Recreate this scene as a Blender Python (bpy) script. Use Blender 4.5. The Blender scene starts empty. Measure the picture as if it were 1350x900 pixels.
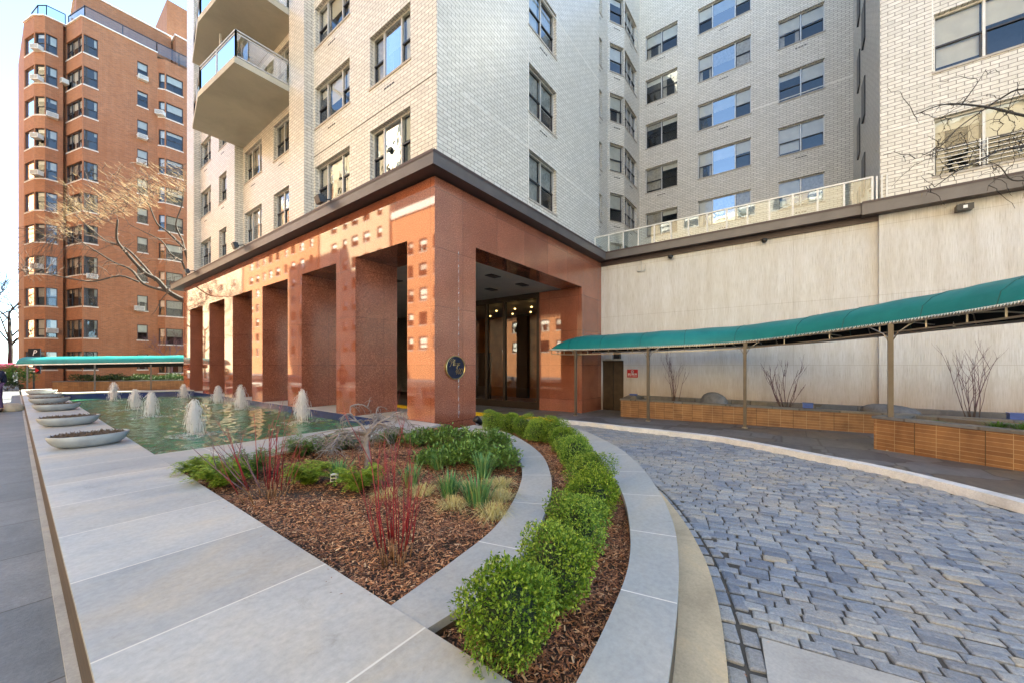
import bpy, bmesh, math, random
from mathutils import Vector, Matrix
sc = bpy.context.scene
COL = sc.collection
PI = math.pi
# ------------------------------------------------------------------ measured camera: level, X runs along the entrance face, Y along the colonnade
F, CU, HV = 493.0, 675.0, 481.0
def cam(x, y): return (.799*x+.601*y, .601*x-.799*y)          # depth, lateral
def ray(u): 
    r = (u-CU)/F
    return (.799+.601*r, .601-.799*r)
def G(u, v, z):                                                  # ground point at height z
    d = -z*F/(v-HV); a, b = ray(u); return Vector((a*d, b*d, z))
def D(u, v, d):                                                  # point at a known depth
    a, b = ray(u); return Vector((a*d, b*d, (HV-v)*d/F))
def PX(u, X):                                                    # on the plane x = X: returns y, depth
    a, b = ray(u); d = X/a; return b*d, d
def PY(u, Y):
    a, b = ray(u); d = Y/b; return a*d, d
def ZX(u, v, X): return (HV-v)*PX(u, X)[1]/F
def ZY(u, v, Y): return (HV-v)*PY(u, Y)[1]/F
PAV0, PAVS = -1.57, .0285
def zpav(x, y): return PAV0-PAVS*(max(.5, min(cam(x, y)[0], 16.5))-2)
def zdrv(x, y): return zpav(x, y)-.12
def GP(u, v, off=0.):                                            # on the sloping pavement plane
    k = (v-HV)/F; d = (-PAV0-off-2*PAVS)/(k-PAVS); a, b = ray(u); return Vector((a*d, b*d, PAV0+off-PAVS*(d-2)))
def spline(pts, n=8, closed=False):
    out = []; m = len(pts)
    for i in range(m if closed else m-1):
        p0 = pts[(i-1) % m] if closed or i > 0 else pts[0]*2-pts[1]
        p1 = pts[i]; p2 = pts[(i+1) % m]
        p3 = pts[(i+2) % m] if closed or i+2 < m else pts[-1]*2-pts[-2]
        for k in range(n):
            t = k/n
            out.append(.5*((2*p1)+(p2-p0)*t+(2*p0-5*p1+4*p2-p3)*t*t+(3*p1-p0-3*p2+p3)*t**3))
    if not closed: out.append(pts[-1].copy())
    return out
# ------------------------------------------------------------------ node helpers
class NT:
    def __init__(s, name):
        s.m = bpy.data.materials.new(name); s.m.use_nodes = True
        s.t = s.m.node_tree; s.n = s.t.nodes; s.l = s.t.links
        s.b = s.n['Principled BSDF']; s.out = s.n['Material Output']
    def node(s, typ, **kw):
        n = s.n.new(typ)
        for k, v in kw.items():
            if hasattr(n, k): setattr(n, k, v)
        return n
    def put(s, sock, v):
        if hasattr(v, 'is_output') or hasattr(v, 'links') : s.l.new(v, sock)
        else: sock.default_value = v
    def coord(s, kind='Object', scale=None, rot=None):
        c = s.node('ShaderNodeTexCoord').outputs[kind]
        if scale or rot:
            mp = s.node('ShaderNodeMapping'); s.l.new(c, mp.inputs[0])
            if scale: mp.inputs['Scale'].default_value = scale
            if rot: mp.inputs['Rotation'].default_value = rot
            c = mp.outputs[0]
        return c
    def noise(s, co, scale, detail=4., rough=.55, dist=0.):
        n = s.node('ShaderNodeTexNoise'); s.l.new(co, n.inputs['Vector'])
        n.inputs['Scale'].default_value = scale; n.inputs['Detail'].default_value = detail
        n.inputs['Roughness'].default_value = rough; n.inputs['Distortion'].default_value = dist
        return n.outputs['Fac']
    def ramp(s, fac, stops):
        n = s.node('ShaderNodeValToRGB'); s.l.new(fac, n.inputs[0]); e = n.color_ramp.elements
        while len(e) < len(stops): e.new(.5)
        for el, (p, c) in zip(e, stops): el.position = p; el.color = (c if len(c) == 4 else (*c, 1))
        return n.outputs[0]
    def mix(s, fac, a, b, mode='MIX'):
        n = s.node('ShaderNodeMix'); n.data_type = 'RGBA'; n.blend_type = mode
        s.put(n.inputs[0], fac)
        for k, v in ((6, a), (7, b)):
            if isinstance(v, tuple): n.inputs[k].default_value = (*v[:3], 1)
            else: s.l.new(v, n.inputs[k])
        return n.outputs[2]
    def math(s, op, a, b=None, clamp=False):
        n = s.node('ShaderNodeMath'); n.operation = op; n.use_clamp = clamp
        s.put(n.inputs[0], a)
        if b is not None: s.put(n.inputs[1], b)
        return n.outputs[0]
    def rnd(s): return s.node('ShaderNodeNewGeometry').outputs['Random Per Island']
    def bump(s, h, strength=.3, dist=.01):
        n = s.node('ShaderNodeBump'); s.l.new(h, n.inputs['Height']); n.inputs['Strength'].default_value = strength
        n.inputs['Distance'].default_value = dist; s.l.new(n.outputs[0], s.b.inputs['Normal']); return n.outputs[0]
    def base(s, c):
        if isinstance(c, tuple): s.b.inputs['Base Color'].default_value = (*c[:3], 1)
        else: s.l.new(c, s.b.inputs['Base Color'])
    def set(s, **kw):
        for k, v in kw.items(): s.put(s.b.inputs[k.replace('_', ' ')], v)
        return s
    def brick(s, co, c1, c2, mortar, w, h, ms=.012, offset=.5, smooth=.1):
        n = s.node('ShaderNodeTexBrick'); s.l.new(co, n.inputs['Vector']); n.offset = offset; n.squash = 1
        for k, v in (('Color1', c1), ('Color2', c2), ('Mortar', mortar)):
            if isinstance(v, tuple): n.inputs[k].default_value = (*v[:3], 1)
            else: s.l.new(v, n.inputs[k])
        n.inputs['Scale'].default_value = 1; n.inputs['Mortar Size'].default_value = ms
        n.inputs['Mortar Smooth'].default_value = smooth; n.inputs['Brick Width'].default_value = w; n.inputs['Row Height'].default_value = h
        return n
MAT = {}
def simple(name, c, rough=.5, metal=0., var=.15, scale=6., bump=0., spec=.5):
    t = NT(name); co = t.coord()
    f = t.noise(co, scale, 5)
    lo = tuple(x*(1-var) for x in c); hi = tuple(min(1, x*(1+var)) for x in c)
    t.base(t.ramp(f, [(.3, lo), (.7, hi)])); t.set(Roughness=rough, Metallic=metal, Specular_IOR_Level=spec)
    if bump: t.bump(t.noise(co, scale*8, 6), bump, .01)
    MAT[name] = t.m; return t.m
def leafmat(name, cs, trans=.35, rough=.45):
    t = NT(name); r = t.rnd()
    c = t.ramp(r, [(i/(len(cs)-1), x) for i, x in enumerate(cs)])
    t.base(c); t.set(Roughness=rough, Specular_IOR_Level=.35)
    tr = t.node('ShaderNodeBsdfTranslucent'); t.l.new(c, tr.inputs[0])
    mx = t.node('ShaderNodeMixShader'); mx.inputs[0].default_value = trans
    t.l.new(t.b.outputs[0], mx.inputs[1]); t.l.new(tr.outputs[0], mx.inputs[2]); t.l.new(mx.outputs[0], t.out.inputs[0])
    MAT[name] = t.m; return t.m
# --- white glazed brick
def brickmat(name, c1, c2, mortar, w, h, ms, rough, stain=.25, bump=.35):
    t = NT(name); uv = t.coord('UV'); ob = t.coord('Object')
    n = t.brick(uv, c1, c2, mortar, w, h, ms)
    big = t.noise(ob, .35, 5, .6); st = t.noise(t.coord('Object', (3, 3, .3)), .9, 5, .6)
    f = t.math('MULTIPLY', t.math('ADD', big, st), .5)
    c = t.mix(t.ramp(f, [(.38, (1,1,1)), (.62, (0,0,0))]), n.outputs['Color'], tuple(x*.62 for x in c1), 'MIX')
    c = t.mix(1-stain, c, n.outputs['Color'])
    fine = t.noise(uv, 9., 3)
    c = t.mix(.35, c, t.ramp(fine, [(.3, (.55,.54,.5)), (.7, (1,1,1))]), 'MULTIPLY')
    t.base(c); t.set(Roughness=rough)
    t.bump(t.math('SUBTRACT', 1., n.outputs['Fac']), bump, .008)
    MAT[name] = t.m; return t.m
brickmat('white_brick', (.74,.715,.665), (.62,.60,.55), (.235,.22,.20), .305, .108, .010, .34)
brickmat('red_brick', (.38,.14,.055), (.24,.085,.036), (.28,.19,.13), .25, .085, .01, .8, .6)
brickmat('orange_brick', (.62,.24,.09), (.50,.18,.065), (.45,.30,.2), .25, .085, .01, .8, .3)
brickmat('cream_brick', (.66,.50,.33), (.56,.42,.27), (.45,.38,.3), .25, .085, .01, .8, .3)
# --- polished red granite
def granite(name, rough, dim=1.):
    t = NT(name); ob = t.coord(); uv = t.coord('UV')
    a = t.noise(ob, 38, 4, .8); b = t.noise(ob, 120, 2, .6); g = t.noise(ob, 1.1, 5, .6)
    k = lambda *c: tuple(x*dim for x in c)
    c = t.ramp(a, [(.32, k(.07,.03,.022)), (.44, k(.26,.085,.048)), (.56, k(.40,.14,.08)), (.70, k(.62,.34,.24))])
    c = t.mix(.45, c, t.ramp(b, [(.35, (.35,.3,.3)), (.6, (1.15,1.1,1.1))]), 'MULTIPLY')
    c = t.mix(.6, c, t.ramp(g, [(.3, (.7,.66,.66)), (.7, (1.2,1.2,1.2))]), 'MULTIPLY')
    n = t.brick(uv, (1,1,1), (.76,.73,.73), (.42,.34,.32), 1.4, 1.42, .006, 0., .2)
    c = t.mix(1., c, n.outputs['Color'], 'MULTIPLY')
    t.base(c); t.set(Roughness=rough, Specular_IOR_Level=.62); t.b.inputs['IOR'].default_value = 1.85
    wob = t.noise(uv, .9, 1); t.bump(wob, .035, .02)
    MAT[name] = t.m
granite('red_granite', .035); granite('matt_granite', .20, .95)
# --- bluestone coping
def bluestone(name, w, h, off=0., light=1., offv=(0,0,0)):
    t = NT(name); uv = t.coord('UV'); ob = t.coord()
    mp = t.node('ShaderNodeMapping'); t.l.new(uv, mp.inputs[0]); mp.inputs['Location'].default_value = offv
    k = lambda *c: tuple(x*light for x in c)
    n = t.brick(mp.outputs[0], (.0,.0,.0), (1,1,1), (.5,.5,.5), w, h, .006, off, 0.)
    g = t.noise(t.coord('Object', (1, 1.5, 1), (0, 0, .35)), .55, 8, .58, .8)
    c = t.ramp(g, [(.26, k(.32,.355,.375)), (.42, k(.40,.425,.435)), (.54, k(.465,.465,.445)), (.64, k(.51,.475,.41)), (.76, k(.44,.46,.46))])
    st = t.noise(t.coord('Object', (1, 2.6, 1), (0, 0, -.35)), 1.1, 7, .62, 1.2)
    c = t.mix(.6, c, t.ramp(st, [(.3, (.80,.82,.85)), (.52, (1,1,1)), (.7, (1.06,1.02,.95))]), 'MULTIPLY')
    fs = t.noise(ob, 26, 4, .7)
    c = t.mix(.4, c, t.ramp(fs, [(.3, (.6,.6,.6)), (.7, (1.15,1.15,1.15))]), 'MULTIPLY')
    dk = t.noise(ob, 3.1, 8, .75, .8); c = t.mix(.7, c, t.ramp(dk, [(.30, (.72,.70,.66)), (.42, (1,1,1)), (.62, (1,1,1)), (.72, (1.1,1.06,.97))]), 'MULTIPLY')
    c = t.mix(.22, c, t.mix(1., c, n.outputs['Color'], 'MULTIPLY'))
    c = t.mix(n.outputs['Fac'], c, (.62,.60,.54))
    t.base(c); t.set(Roughness=t.ramp(g, [(.3, (.42,.42,.42)), (.7, (.62,.62,.62))]))
    t.bump(t.math('SUBTRACT', fs, t.math('MULTIPLY', n.outputs['Fac'], .6)), .12, .004)
    MAT[name] = t.m
bluestone('ledge_stone', 8., 1.05, 0., 1., (3, .55, 0)); bluestone('bench_stone', 90., 90., 0., 1., (40, 40, 0)); bluestone('coping_stone', 1.9, 8., 0., 1., (0, 3, 0))
# --- golden stack-bond tiles
def tiles():
    t = NT('golden_tile'); uv = t.coord('UV'); ob = t.coord()
    n = t.brick(uv, (.27,.135,.056), (.19,.088,.036), (.40,.29,.17), .30, .075, .004, 0., .2)
    g = t.noise(t.coord('Object', (1,1,.6)), 2.5, 6, .65)
    c = t.mix(.7, n.outputs['Color'], t.ramp(g, [(.3, (.55,.5,.5)), (.55, (1,1,1)), (.75, (1.25,1.2,1.1))]), 'MULTIPLY')
    v = t.brick(uv, (1,1,1), (1,1,1), (.18,.14,.1), .90, 50., .006, 0., .2)
    c = t.mix(1., c, v.outputs['Color'], 'MULTIPLY')
    t.base(c); t.set(Roughness=.42); t.bump(t.math('SUBTRACT', 1., n.outputs['Fac']), .4, .006); MAT['golden_tile'] = t.m
tiles()
# --- ribbed travertine-like stucco
def stucco():
    t = NT('stucco'); uv = t.coord('UV'); 
    mp = t.node('ShaderNodeMapping'); t.l.new(uv, mp.inputs[0]); mp.inputs['Scale'].default_value = (70, 2.2, 1)
    a = t.noise(mp.outputs[0], 1., 6, .7)
    mp2 = t.node('ShaderNodeMapping'); t.l.new(uv, mp2.inputs[0]); mp2.inputs['Scale'].default_value = (3, .25, 1)
    b = t.noise(mp2.outputs[0], 1., 5, .65); g = t.noise(uv, .5, 4)
    c = t.ramp(a, [(.28, (.42,.40,.365)), (.42, (.59,.585,.565)), (.55, (.68,.68,.675)), (.75, (.74,.745,.75))])
    c = t.mix(.6, c, t.ramp(b, [(.3, (.75,.7,.63)), (.6, (1,1,1)), (.8, (1.05,1.04,1.02))]), 'MULTIPLY')
    c = t.mix(.4, c, t.ramp(g, [(.3, (.86,.8,.68)), (.7, (1.05,1.05,1.08))]), 'MULTIPLY')
    sp = t.node('ShaderNodeSeparateXYZ'); t.l.new(uv, sp.inputs[0])
    low = t.math('ADD', t.math('ADD', sp.outputs[1], .85), t.math('MULTIPLY', t.noise(uv, 1.3, 5), .9))
    c = t.mix(t.ramp(low, [(.0, (.85,.85,.85)), (1., (0,0,0))]), c, t.mix(.6, c, (.30,.17,.08)))   # splashed soil just above the planter
    n = t.brick(uv, (1,1,1), (.95,.95,.96), (.72,.69,.65), 6.1, 2.1, .006, 0., .3)
    c = t.mix(1., c, n.outputs['Color'], 'MULTIPLY')
    t.base(c); t.set(Roughness=.85); t.bump(a, .9, .014); MAT['stucco'] = t.m
stucco()
def cobble():
    t = NT('granite_setts'); r = t.rnd(); ob = t.coord()
    c = t.ramp(r, [(0, (.14,.17,.225)), (.25, (.19,.23,.295)), (.55, (.235,.275,.335)), (.8, (.285,.32,.365)), (.95, (.34,.36,.38)), (1, (.39,.36,.30))])
    c = t.mix(t.ramp(t.noise(ob, .55, 6, .7, .6), [(.45, (0,0,0)), (.62, (.75,.75,.75))]), c, (.36,.34,.30)); c = t.mix(.8, c, t.ramp(t.noise(ob, 55, 5, .8), [(.3, (.45,.45,.47)), (.7, (1.35,1.35,1.35))]), 'MULTIPLY')  # dusty pale patches, with the sunlit patch on the setts painted into the colour
    c = t.mix(.6, c, t.ramp(t.noise(ob, .7, 5, .6), [(.3, (.72,.75,.82)), (.7, (1.3,1.24,1.12))]), 'MULTIPLY')
    t.base(c); t.set(Roughness=t.ramp(t.noise(ob, 3., 4), [(.3, (.38,)*3), (.7, (.65,)*3)])); t.bump(t.noise(ob, 28, 6, .75), .8, .012); MAT['granite_setts'] = t.m
cobble()
def flags(name, cs, scale, mort, rough=.55):
    t = NT(name); ob = t.coord(); 
    v = t.node('ShaderNodeTexVoronoi'); v.distance = 'CHEBYCHEV'; t.l.new(ob, v.inputs['Vector']); v.inputs['Scale'].default_value = scale; v.inputs['Randomness'].default_value = .8
    e = t.node('ShaderNodeTexVoronoi'); e.distance = 'CHEBYCHEV'; e.feature = 'F2'; t.l.new(ob, e.inputs['Vector']); e.inputs['Scale'].default_value = scale; e.inputs['Randomness'].default_value = .8
    sep = t.node('ShaderNodeSeparateColor'); t.l.new(v.outputs['Color'], sep.inputs[0])
    c = t.ramp(sep.outputs[0], [(i/(len(cs)-1), x) for i, x in enumerate(cs)])
    c = t.mix(.6, c, t.ramp(t.noise(t.coord('Object', (1,2,1)), 3., 6, .65, .5), [(.3, (.55,.56,.6)), (.7, (1.3,1.25,1.2))]), 'MULTIPLY')
    gap = t.math('SUBTRACT', e.outputs['Distance'], v.outputs['Distance'])
    ed = t.ramp(gap, [(.0, (1,1,1)), (.035, (0,0,0))])
    c = t.mix(ed, c, mort)
    t.base(c); t.set(Roughness=rough); t.bump(t.noise(ob, 22, 5, .7), .3, .006); MAT[name] = t.m
flags('flagstone', [(.085,.085,.095), (.13,.125,.12), (.16,.17,.19), (.12,.10,.085), (.18,.165,.14), (.10,.115,.14)], .95, (.05,.045,.04))
def sidewalk():
    t = NT('sidewalk_slabs'); uv = t.coord('UV'); ob = t.coord()
    mp = t.node('ShaderNodeMapping'); t.l.new(uv, mp.inputs[0]); mp.inputs['Location'].default_value = (5, .3, 0)
    n = t.brick(mp.outputs[0], (.10,.115,.13), (.145,.155,.165), (.05,.05,.05), 30., 1.15, .008, .37, .2)
    c = t.mix(.7, n.outputs['Color'], t.ramp(t.noise(ob, 2.2, 7, .7, .5), [(.3, (.6,.62,.66)), (.7, (1.35,1.3,1.25))]), 'MULTIPLY')
    c = t.mix(.45, c, t.ramp(t.noise(ob, 40, 4, .7), [(.3, (.55,)*3), (.7, (1.4,)*3)]), 'MULTIPLY')
    t.base(c); t.set(Roughness=.6); t.bump(t.noise(ob, 30, 6, .7), .4, .006); MAT['sidewalk_slabs'] = t.m
sidewalk()
def concrete(name, c, var=.25, scale=1.2, warm=(1.2,1.05,.85)):
    t = NT(name); ob = t.coord()
    k = t.ramp(t.noise(ob, scale, 7, .65, .4), [(.28, tuple(x*(1-var) for x in c)), (.55, c), (.78, tuple(x*w for x, w in zip(c, warm)))])
    k = t.mix(.4, k, t.ramp(t.noise(ob, 50, 4, .7), [(.3, (.65,)*3), (.7, (1.25,)*3)]), 'MULTIPLY')
    t.base(k); t.set(Roughness=.7); t.bump(t.noise(ob, 35, 6, .7), .3, .005); MAT[name] = t.m
concrete('kerb_concrete', (.52,.42,.28), .35, 1.6, (1.25,1.12,.9)); concrete('kerb_stone', (.70,.71,.72), .3, 2.); concrete('balcony_concrete', (.45,.43,.36), .18, .8, (1.1,1.08,1.)); concrete('slab_concrete', (.43,.41,.38), .25, 1.3, (1.2,1.12,1.)); concrete('soffit', (.5,.49,.46), .15); concrete('asphalt', (.055,.055,.06), .3); concrete('rubble_stone', (.13,.135,.15), .5, 5., (1.2,1.1,1.)); concrete('joint_sand', (.06,.055,.048), .4, 3.); concrete('base_earth', (.10,.09,.08), .3); concrete('mortar_kerb', (.36,.36,.35), .3, 3.)
def yellow():
    t = NT('yellow_paint'); ob = t.coord()
    t.base(t.ramp(t.noise(ob, 9, 6, .7), [(.3, (.35,.24,.05)), (.45, (.72,.50,.02)), (.8, (.80,.58,.03))])); t.set(Roughness=.55); MAT['yellow_paint'] = t.m
yellow()
def ledge_side():
    t = NT('bronze_tile'); uv = t.coord('UV')
    n = t.brick(uv, (.075,.052,.03), (.05,.036,.022), (.025,.02,.015), 40., .07, .006, 0., .2)
    mp = t.node('ShaderNodeMapping'); t.l.new(uv, mp.inputs[0]); mp.inputs['Scale'].default_value = (1., 14., 1)
    c = t.mix(.8, n.outputs['Color'], t.ramp(t.noise(mp.outputs[0], 2., 6, .7), [(.3, (.45,.42,.4)), (.7, (1.5,1.45,1.3))]), 'MULTIPLY')
    t.base(c); t.set(Roughness=.5); t.bump(n.outputs['Fac'], -.4, .006); MAT['bronze_tile'] = t.m
ledge_side()
def water():
    t = NT('pool_water'); ob = t.coord()
    a = t.noise(t.coord('Object', (1.,2.2,1)), 1.9, 4, .6, .8); b = t.noise(t.coord('Object', (1.,1.8,1), (0,0,.5)), 7., 3, .6, .5)
    g = t.noise(ob, .33, 4, .6)
    c = t.ramp(g, [(.35, (.02,.135,.095)), (.5, (.04,.175,.085)), (.65, (.10,.15,.05))])
    c = t.mix(.6, c, t.ramp(b, [(.3, (.5,.6,.6)), (.7, (1.5,1.4,1.2))]), 'MULTIPLY')
    t.base(c); t.set(Roughness=.03, Specular_IOR_Level=.6); t.b.inputs['IOR'].default_value = 1.33
    h = t.math('ADD', t.math('MULTIPLY', a, 1.), t.math('MULTIPLY', b, .35)); t.bump(h, .5, .03); MAT['pool_water'] = t.m
water()
def foam(name, lo, hi, scale):
    t = NT(name); ob = t.coord(); t.base((.86,.89,.9)); t.set(Roughness=.35)
    f = t.ramp(t.noise(ob, scale, 5, .7), [(lo, (0,0,0)), (hi, (1,1,1))])
    tp = t.node('ShaderNodeBsdfTransparent'); mx = t.node('ShaderNodeMixShader'); t.l.new(f, mx.inputs[0])
    t.l.new(tp.outputs[0], mx.inputs[1]); t.l.new(t.b.outputs[0], mx.inputs[2]); t.l.new(mx.outputs[0], t.out.inputs[0]); MAT[name] = t.m
foam('foam', .47, .75, 11.)
foam('mineral_stain', .42, .9, 9.)
def spray():
    t = NT('water_spray'); t.base((1.,1.,1.)); t.set(Roughness=.25)
    tp = t.node('ShaderNodeBsdfTransparent'); mx = t.node('ShaderNodeMixShader'); mx.inputs[0].default_value = .6
    tl = t.node('ShaderNodeBsdfTranslucent'); tl.inputs[0].default_value = (1,1,1,1); m2 = t.node('ShaderNodeMixShader'); m2.inputs[0].default_value = .5
    t.l.new(t.b.outputs[0], m2.inputs[1]); t.l.new(tl.outputs[0], m2.inputs[2])
    t.l.new(tp.outputs[0], mx.inputs[1]); t.l.new(m2.outputs[0], mx.inputs[2]); t.l.new(mx.outputs[0], t.out.inputs[0]); MAT['water_spray'] = t.m
spray()
def glass(name, tint, boost, wob):
    t = NT(name); t.n.remove(t.b); ob = t.coord()
    bp = t.node('ShaderNodeBump'); bp.inputs['Strength'].default_value = wob; bp.inputs['Distance'].default_value = .05; t.l.new(t.noise(ob, 1.7, 2), bp.inputs['Height'])
    gl = t.node('ShaderNodeBsdfGlossy'); gl.inputs['Roughness'].default_value = .015; gl.inputs['Color'].default_value = (.93,.96,1,1); t.l.new(bp.outputs[0], gl.inputs['Normal'])
    tp = t.node('ShaderNodeBsdfTransparent'); tp.inputs[0].default_value = (*tint, 1)
    fr = t.node('ShaderNodeFresnel'); fr.inputs[0].default_value = 1.52
    f = t.math('ADD', t.math('MULTIPLY', fr.outputs[0], boost), .02, True)
    mx = t.node('ShaderNodeMixShader'); t.l.new(f, mx.inputs[0]); t.l.new(tp.outputs[0], mx.inputs[1]); t.l.new(gl.outputs[0], mx.inputs[2]); t.l.new(mx.outputs[0], t.out.inputs[0]); MAT[name] = t.m
glass('window_glass', (.82,.86,.88), 1.35, .12); glass('bright_glass', (.6,.66,.7), 7., .10); glass('lobby_glass', (.8,.8,.78), 1.6, .02); glass('rail_glass', (.70,.80,.82), 2.2, .02)
def canvas():
    t = NT('green_canvas'); ob = t.coord()
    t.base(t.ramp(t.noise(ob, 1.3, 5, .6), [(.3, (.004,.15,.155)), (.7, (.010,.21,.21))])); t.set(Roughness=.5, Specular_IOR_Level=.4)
    t.bump(t.noise(t.coord('Object', (1,1,2)), 2.2, 4), .25, .04); MAT['green_canvas'] = t.m
canvas()
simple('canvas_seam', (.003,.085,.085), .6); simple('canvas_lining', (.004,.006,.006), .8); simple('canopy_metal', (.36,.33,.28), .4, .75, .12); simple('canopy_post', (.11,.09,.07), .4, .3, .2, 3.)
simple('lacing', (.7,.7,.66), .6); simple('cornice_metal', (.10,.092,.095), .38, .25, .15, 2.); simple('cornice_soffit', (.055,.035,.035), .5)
simple('aluminium', (.52,.52,.51), .4, .35, .1); simple('pale_frame', (.62,.62,.6), .45, .1, .1); simple('dark_frame', (.028,.028,.034), .35); simple('bronze_frame', (.03,.022,.016), .35, .3)
simple('black_metal', (.014,.014,.015), .4); simple('room_dark', (.045,.043,.045), .9); simple('blind', (.78,.76,.70), .7, 0., .08, 3.); simple('curtain', (.50,.46,.40), .8, 0., .25, 9.)
simple('louvre', (.10,.09,.085), .6); simple('sill', (.36,.33,.29), .6); simple('caulk', (.72,.70,.66), .6); simple('dark_joint', (.12,.11,.10), .8)
simple('blue_plinth', (.018,.032,.12), .2, 0., .3, 3.); simple('brown_door', (.05,.03,.015), .4, 0., .35, 4.); simple('lobby_wood', (.33,.13,.04), .35, 0., .3, 2.); simple('lobby_dark', (.03,.02,.015), .4); simple('red_seat', (.30,.012,.008), .5)
simple('bowl_stone', (.30,.315,.315), .6, 0., .15, 5., .1); simple('soil', (.05,.032,.022), .95, 0., .5, 14., .8); simple('dry_stalk', (.11,.075,.05), .9, 0., .4, 20.)
simple('bark_grey', (.22,.185,.17), .85, 0., .3, 12.); simple('bark_dark', (.032,.025,.021), .85, 0., .35, 8.); simple('twig_sunlit_gold', (.44,.34,.19), .8, 0., .2, 6.); simple('twig_brown', (.10,.065,.05), .85, 0., .3, 8.); simple('twig_purple', (.15,.085,.10), .85, 0., .3, 8.); simple('dogwood', (.20,.008,.014), .4, 0., .4, 5.); simple('dogwood_base', (.20,.10,.045), .6, 0., .4, 7.); simple('bud', (.17,.12,.03), .7)
simple('plaque_blue', (.010,.016,.04), .3, .3, .3, 12.); simple('plaque_gold', (.42,.31,.13), .3, .8, .2, 8.); simple('sign_red', (.52,.008,.014), .4); simple('white_paint', (.78,.78,.77), .5); simple('sign_black', (.012,.012,.014), .4); simple('maroon_canvas', (.22,.008,.06), .6); simple('blue_plastic', (.035,.085,.32), .4); simple('ac_white', (.55,.54,.51), .5); simple('roof_dark', (.09,.085,.08), .9)
simple('skin', (.50,.30,.21), .5); simple('navy_cloth', (.012,.016,.04), .8); simple('purple_cloth', (.05,.022,.07), .8); simple('hair', (.03,.02,.015), .7); simple('leather', (.02,.015,.012), .5)
t = NT('bulb'); t.set(Emission_Strength=.9); t.b.inputs['Emission Color'].default_value = (1,.62,.25,1); t.base((1,.7,.4)); MAT['bulb'] = t.m
leafmat('boxwood', [(.035,.085,.012), (.075,.165,.016), (.125,.235,.02), (.17,.28,.028), (.09,.19,.018)], .3)
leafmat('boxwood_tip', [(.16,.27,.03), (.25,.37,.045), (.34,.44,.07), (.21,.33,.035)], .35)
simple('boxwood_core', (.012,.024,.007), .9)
leafmat('rhodo_leaf', [(.045,.10,.03), (.10,.20,.045), (.18,.30,.07), (.12,.22,.055)], .2, .35)
leafmat('juniper', [(.10,.18,.02), (.18,.29,.025), (.28,.38,.04), (.38,.45,.07)], .3)
leafmat('juniper_dark', [(.05,.11,.03), (.10,.19,.035), (.17,.27,.05)], .3)
leafmat('daffodil', [(.06,.18,.07), (.10,.27,.10), (.17,.34,.12), (.32,.38,.12)], .3)
leafmat('straw', [(.50,.42,.16), (.62,.54,.27), (.44,.42,.15), (.72,.66,.40)], .3)
leafmat('hedge_leaf', [(.012,.03,.012), (.028,.06,.018), (.055,.10,.03)], .25)
leafmat('grass_leaf', [(.035,.10,.02), (.07,.17,.03), (.12,.22,.05)], .3)
def chips():
    t = NT('bark_chips'); r = t.rnd(); ob = t.coord()
    c = t.ramp(r, [(0, (.05,.025,.016)), (.25, (.15,.065,.035)), (.5, (.28,.12,.06)), (.75, (.42,.20,.095)), (.93, (.56,.33,.18)), (1, (.58,.42,.26))])
    c = t.mix(.5, c, t.ramp(t.noise(ob, 1.1, 5, .6), [(.3, (.55,.5,.52)), (.7, (1.35,1.25,1.15))]), 'MULTIPLY')
    t.base(c); t.set(Roughness=.85); MAT['bark_chips'] = t.m
chips()
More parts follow.
